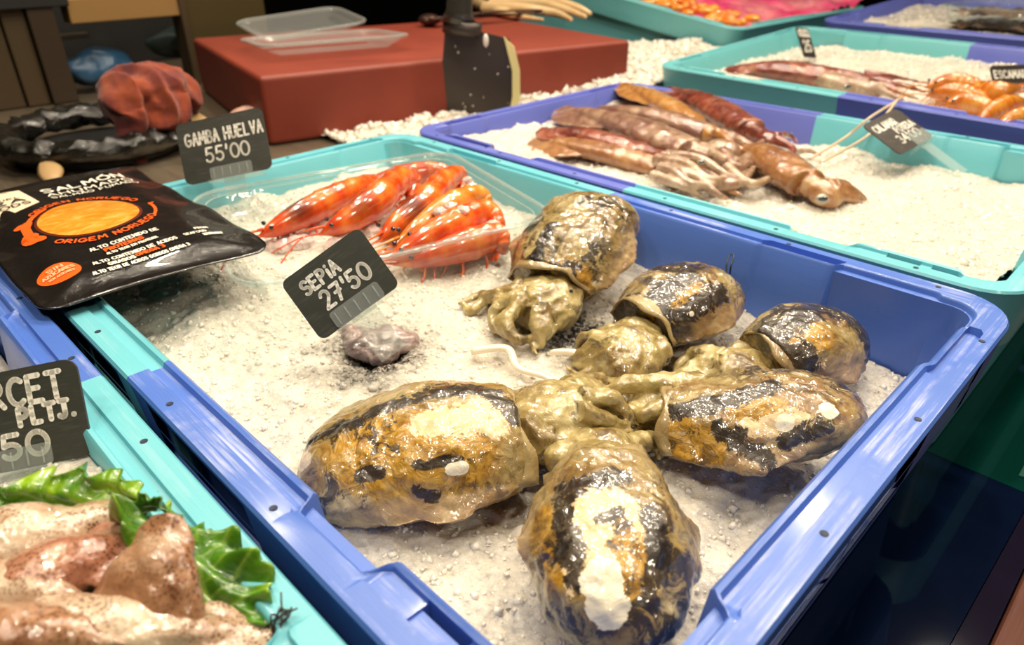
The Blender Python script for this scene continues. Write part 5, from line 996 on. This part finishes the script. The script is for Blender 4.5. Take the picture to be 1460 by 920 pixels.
prawn('prawn', 'dark headed prawn in the middle of the tray', [(0.2177, 0.2120, 0.1260), (0.2128, 0.2329, 0.1320), (0.2040, 0.2686, 0.1380), (0.1827, 0.3072, 0.1420), (0.1681, 0.3385, 0.1380), (0.1861, 0.3263, 0.1280)], .0135, PR, gp)
prawn('prawn', 'orange prawn at the back of the tray, partly under the others', [(0.1204, 0.2296, 0.1220), (0.1153, 0.2548, 0.1240), (0.1085, 0.3068, 0.1280), (0.1220, 0.3386, 0.1320), (0.1332, 0.3552, 0.1280), (0.1520, 0.3457, 0.1220)], .0120, PR, gp, dk=0)
prawn('prawn', 'yellowish orange prawn right of the dark headed one', [(0.2371, 0.2110, 0.1280), (0.2357, 0.2359, 0.1340), (0.2278, 0.2748, 0.1400), (0.2222, 0.3105, 0.1380), (0.2284, 0.3141, 0.1300), (0.2327, 0.3035, 0.1240)], .0118, PO, gp, dk=.2)
prawn('prawn', 'orange prawn lying along the front wall of the tray', [(0.2422, 0.1989, 0.1220), (0.2484, 0.2220, 0.1280), (0.2497, 0.2557, 0.1340), (0.2466, 0.2956, 0.1340), (0.2580, 0.2987, 0.1260), (0.2613, 0.2891, 0.1200)], .0130, PR, gp, dk=.1)
prawn('prawn', 'lowest orange prawn at the right front corner of the tray', [(0.2416, 0.2064, 0.1160), (0.2555, 0.2290, 0.1200), (0.2673, 0.2576, 0.1240), (0.2704, 0.2843, 0.1240), (0.2762, 0.2863, 0.1180), (0.2747, 0.2823, 0.1140)], .0125, PR, gp, dk=.1)
CHK = plain('clear_ice_chunk', (.85, .72, .66), .12, coat=.8, Transmission_Weight=.35); cv = []
for (x, y, z_, s_) in (((0.1309, 0.2120, 0.1180)+(.010,)), ((0.1704, 0.2240, 0.1180)+(.009,)), ((0.1911, 0.2442, 0.1180)+(.010,)), ((0.1730, 0.2018, 0.1160)+(.011,)), ((0.1483, 0.1844, 0.1140)+(.011,)), ((0.2455, 0.2600, 0.1460)+(.006,)), ((0.1535, 0.2743, 0.1380)+(.006,)), ((0.2031, 0.3185, 0.1440)+(.005,)), ((0.1381, 0.1708, 0.1120)+(.011,)), ((0.1517, 0.2449, 0.1260)+(.007,)), ((0.2578, 0.2849, 0.1280)+(.008,))):
    for q in range(3):
        v_, f_ = ellipsoid((x+rs.uniform(-.008, .008), y+rs.uniform(-.008, .008), z_), (s_, s_*.8, s_*.6), None, 9, 6); cv.append((v_+.002*perlin(v_*300)[:, None], f_))
o = mesh_obj('ice_chunks', *join(cv), CHK, smooth=False); tag(o, 'pinkish melting ice chunks around the red prawns in the tray', 'ice', kind='stuff')
# crate beyond: long squid and langoustines
g3 = 'seafood in the turquoise crate beyond'
squid('long dark red squid in the turquoise crate at the top right', (0.0826, 0.9518, 0.1500), (0.2359, 0.9795, 0.1500), .050, .032, (0.2654, 0.9800, 0.1480), [A_((0.2758, 0.9899, 0.1480), (0.3040, 0.9880, 0.1500), (0.3346, 0.9934, 0.1460), r=.006), A_((0.2798, 0.9809, 0.1460), (0.3148, 0.9614, 0.1460), (0.3378, 0.9615, 0.1420), r=.006), A_((0.2640, 1.0064, 0.1500), (0.2890, 1.0148, 0.1520), (0.3242, 1.0513, 0.1460), r=.006), A_((0.2871, 0.9718, 0.1500), (0.3248, 0.9664, 0.1520), (0.3573, 0.9772, 0.1460), r=.005)], SB, g3, voxel=.0018, fin=(.4, .5, 1), seed=8, headr=(.022, .018, .014), eyes=[((0.2854, 0.8993, 0.1560), .005, (0.6186, -0.6174, 0.4859))])
squid('pale squid lying in front of the long dark red one', (0.1736, 0.9817, 0.1460), (0.2701, 0.9579, 0.1460), .036, .026, (0.2927, 0.9604, 0.1450), [A_((0.3012, 0.9613, 0.1460), (0.3280, 0.9630, 0.1440), (0.3569, 0.9575, 0.1400), r=.006), A_((0.3084, 0.9426, 0.1460), (0.3280, 0.9400, 0.1420), (0.3470, 0.9363, 0.1400), r=.005)], SE, g3, voxel=.0018, fin=None, seed=9, headr=(.018, .015, .012))
LG = [((1322,122), (1352,118), (1390,122), (1415,132)), ((1318,132), (1350,130), (1385,136), (1408,146)), ((1330,142), (1362,142), (1395,148), (1420,158)), ((1370,118), (1400,116), (1430,122), (1452,132)), ((1395,160), (1425,158), (1450,162), (1480,170)), ((1425,150), (1450,140), (1475,138), (1500,142))]
LGP = [((0.3563, 0.9672, 0.1560), (0.3754, 0.9881, 0.1600), (0.4020, 0.9943, 0.1600), (0.4243, 0.9995, 0.1520)), ((0.3664, 0.9459, 0.1500), (0.3896, 0.9499, 0.1560), (0.4169, 0.9551, 0.1540), (0.4371, 0.9482, 0.1480)), ((0.3954, 0.9211, 0.1460), (0.4120, 0.9325, 0.1500), (0.4369, 0.9244, 0.1500), (0.4545, 0.9282, 0.1440)),
       ((0.4584, 0.9970, 0.1620), (0.4460, 0.9617, 0.1620), (0.4206, 0.9751, 0.1600), (0.3845, 1.0487, 0.1540)), ((0.4787, 0.9492, 0.1540), (0.4633, 0.9213, 0.1560), (0.4532, 0.8871, 0.1520), (0.4510, 0.8647, 0.1460)), ((0.5054, 0.9258, 0.1500), (0.4911, 0.8952, 0.1520), (0.4791, 0.8682, 0.1500), (0.4731, 0.8531, 0.1440))]
LGN = ['orange langoustine at the back left beside the pale squid arms', 'orange langoustine second from the back left', 'orange langoustine near the blue rim on the left', 'langoustine right below the langoustine price card', 'langoustine at the right edge with its head out of the picture', 'lowest langoustine at the right edge against the blue rim']
for k, P_ in enumerate(LGP): prawn('langoustine', LGN[k], P_, .0125, PO, 'orange langoustines', dk=.4 if k in (0, 3) else 0, cat='langoustine', claws=k >= 3)
# top right boxes
tb = tray('clear_box', 'clear plastic box of brown seafood in the blue crate at the top right', .30, .17, .035, (.375, 1.50, .215), math.radians(-6), m=CLEAR, cat='box')
BRN, nt, N, b = mat('brown_seafood'); vv = coords(nt, N); nt.links.new(ramp(nt, N, noise(nt, N, vv, 60, 4, .6, .8), [(.3, (.05, .03, .02)), (.5, (.16, .09, .06)), (.66, (.34, .24, .18))]), b.inputs['Base Color']); b.inputs['Roughness'].default_value = .3; b.inputs['Coat Weight'].default_value = .8
xs, ys = np.meshgrid(np.linspace(-.138, .138, 80), np.linspace(-.072, .072, 40), indexing='ij'); z_ = -.012+.012*perlin(np.stack([xs.ravel()*40, ys.ravel()*40, 0*xs.ravel()], 1))*.8
vs = np.stack([xs.ravel(), ys.ravel(), z_], 1); F = grid_faces(80, 40, False); o = mesh_obj('brown_seafood', np.vstack([vs, vs-V((0, 0, .02))]), F+[tuple(i+3200 for i in q)[::-1] for q in F], BRN); o.location = tb.location; o.rotation_euler = tb.rotation_euler
tag(o, 'brown clams and fish pieces filling the clear box at the top right', 'seafood', kind='stuff')
for k, (c_, w_) in enumerate((((0.0860, 1.6808, 0.1512), .12), ((0.2340, 1.8305, 0.1530), .08), ((0.0657, 1.4540, 0.1359), .075))):
    root = empty('printed_label'); mat_frame(root, c_, (0.5857, 0.7995, -0.1332), (-0.7693, 0.6245, -0.1350)); mesh_obj('slate', *prism(rrect(w_, .02, .003), -.0005, .0005), SLATE2, root, smooth=False)
    rv, rf = ribbons(text_strokes('CLOTXINA' if k == 0 else 'ALMEJA', .008, .1)[0] and [[(x-w_*.3, y-.004) for x, y in st] for st in text_strokes('PEIX' if k else 'MARISC', .008, .1)[0]], .0006, flat0, .0008); mesh_obj('lettering', rv, rf, CHALK, root, smooth=False)
    tag(root, ['black label on the left half of the clear box', 'black label on the right half of the clear box', 'small black label on the rim in front of the clear box'][k], 'label', 'black labels on the clear box')
# pink lined crate
PINK, nt, N, b = mat('pink_plastic_sheet'); vv = coords(nt, N)
nt.links.new(ramp(nt, N, noise(nt, N, vv, 7, 3, .5), [(.35, (.80, .04, .12)), (.5, (.85, .10, .25)), (.62, (.90, .30, .32)), (.72, (.30, .02, .30))]), b.inputs['Base Color']); b.inputs['Roughness'].default_value = .3; b.inputs['Coat Weight'].default_value = .4
nx, ny = 90, 70; X_, Y_ = np.meshgrid(np.linspace(.012, .588, nx), np.linspace(.012, .60, ny), indexing='ij'); x, y = X_.ravel(), Y_.ravel()
z_ = -.022+.016*fbm(np.stack([x*9, y*14, 0*x], 1), 4)+.03*np.clip((y-.25)/.3, 0, 1)+.006*perlin(np.stack([x*50+y*30, y*50, 0*x], 1)); vs = np.stack([x, y, z_], 1); F = grid_faces(nx, ny, False)
o = mesh_obj('pink_sheet', vs, F, PINK); o.location = c5.location; o.rotation_euler = c5.rotation_euler; s_ = o.modifiers.new('t', 'SOLIDIFY'); s_.thickness = .001; tag(o, 'bright pink plastic sheet lining the crate at the top centre', 'plastic sheet')
ORG = prawn_mat('orange_roe', (.75, .17, .01), (.88, .30, .02), (.92, .48, .10), (.5, .1, .01)); cv = []
M5w = c5.matrix_world.copy(); bpy.context.view_layer.update(); M5w = np.array(c5.matrix_world)
for k in range(90):
    lx, ly = rs.uniform(.30, .57), rs.uniform(.03, .13); q = M5w[:3, :3] @ V((lx, ly, -.006+rs.uniform(0, .012)))+M5w[:3, 3]; v_, f_ = ellipsoid(q, (rs.uniform(.008, .018), rs.uniform(.006, .012), .007), None, 12, 8); cv.append((v_+.002*perlin(v_*120)[:, None], f_))
tag(mesh_obj('orange_seafood', *join(cv), ORG), 'orange shelled seafood heaped along the near edge of the pink lined crate', 'seafood', kind='stuff')
# far crate
c7 = crate('turquoise crate of ice at the very top right corner', [CYAN2, CYAN2], (.02, 1.78, .215), math.radians(-5.8), (math.radians(3), 0))
ice_bed('ice in the farthest crate at the top right corner', c7, .0245, .5755, .0245, .3755, lambda x, y: -.01+.02*np.exp(-((y-.25)/.1)**2), res=.008, chips=800, seed=9)

LUMP = flesh_squid('buried_mauve_flesh', (.16, .10, .09), (.34, .24, .22), (.55, .46, .42), (.03, .02, .02), 7, .8, 60, False)
parts = [ellipsoid((0.2990, 0.1394, 0.1000), (.020, .014, .007)), ellipsoid((0.3067, 0.1533, 0.1000), (.014, .016, .008)), ellipsoid((0.2816, 0.1401, 0.0990), (.010, .008, .006)), ellipsoid((0.3164, 0.1590, 0.0990), (.008, .010, .006)), ellipsoid((0.3164, 0.1406, 0.0990), (.010, .010, .006))]
me = remesh(parts, .0013); v_, n_ = get_v(me), get_n(me); set_v(me, v_+n_*(.0022*fbm(v_*90, 4))[:, None])
tag(finish('buried_cuttlefish_head', me, LUMP), 'mauve grey lump of cuttlefish half buried in inky ice under the sepia price card', 'cuttlefish part')
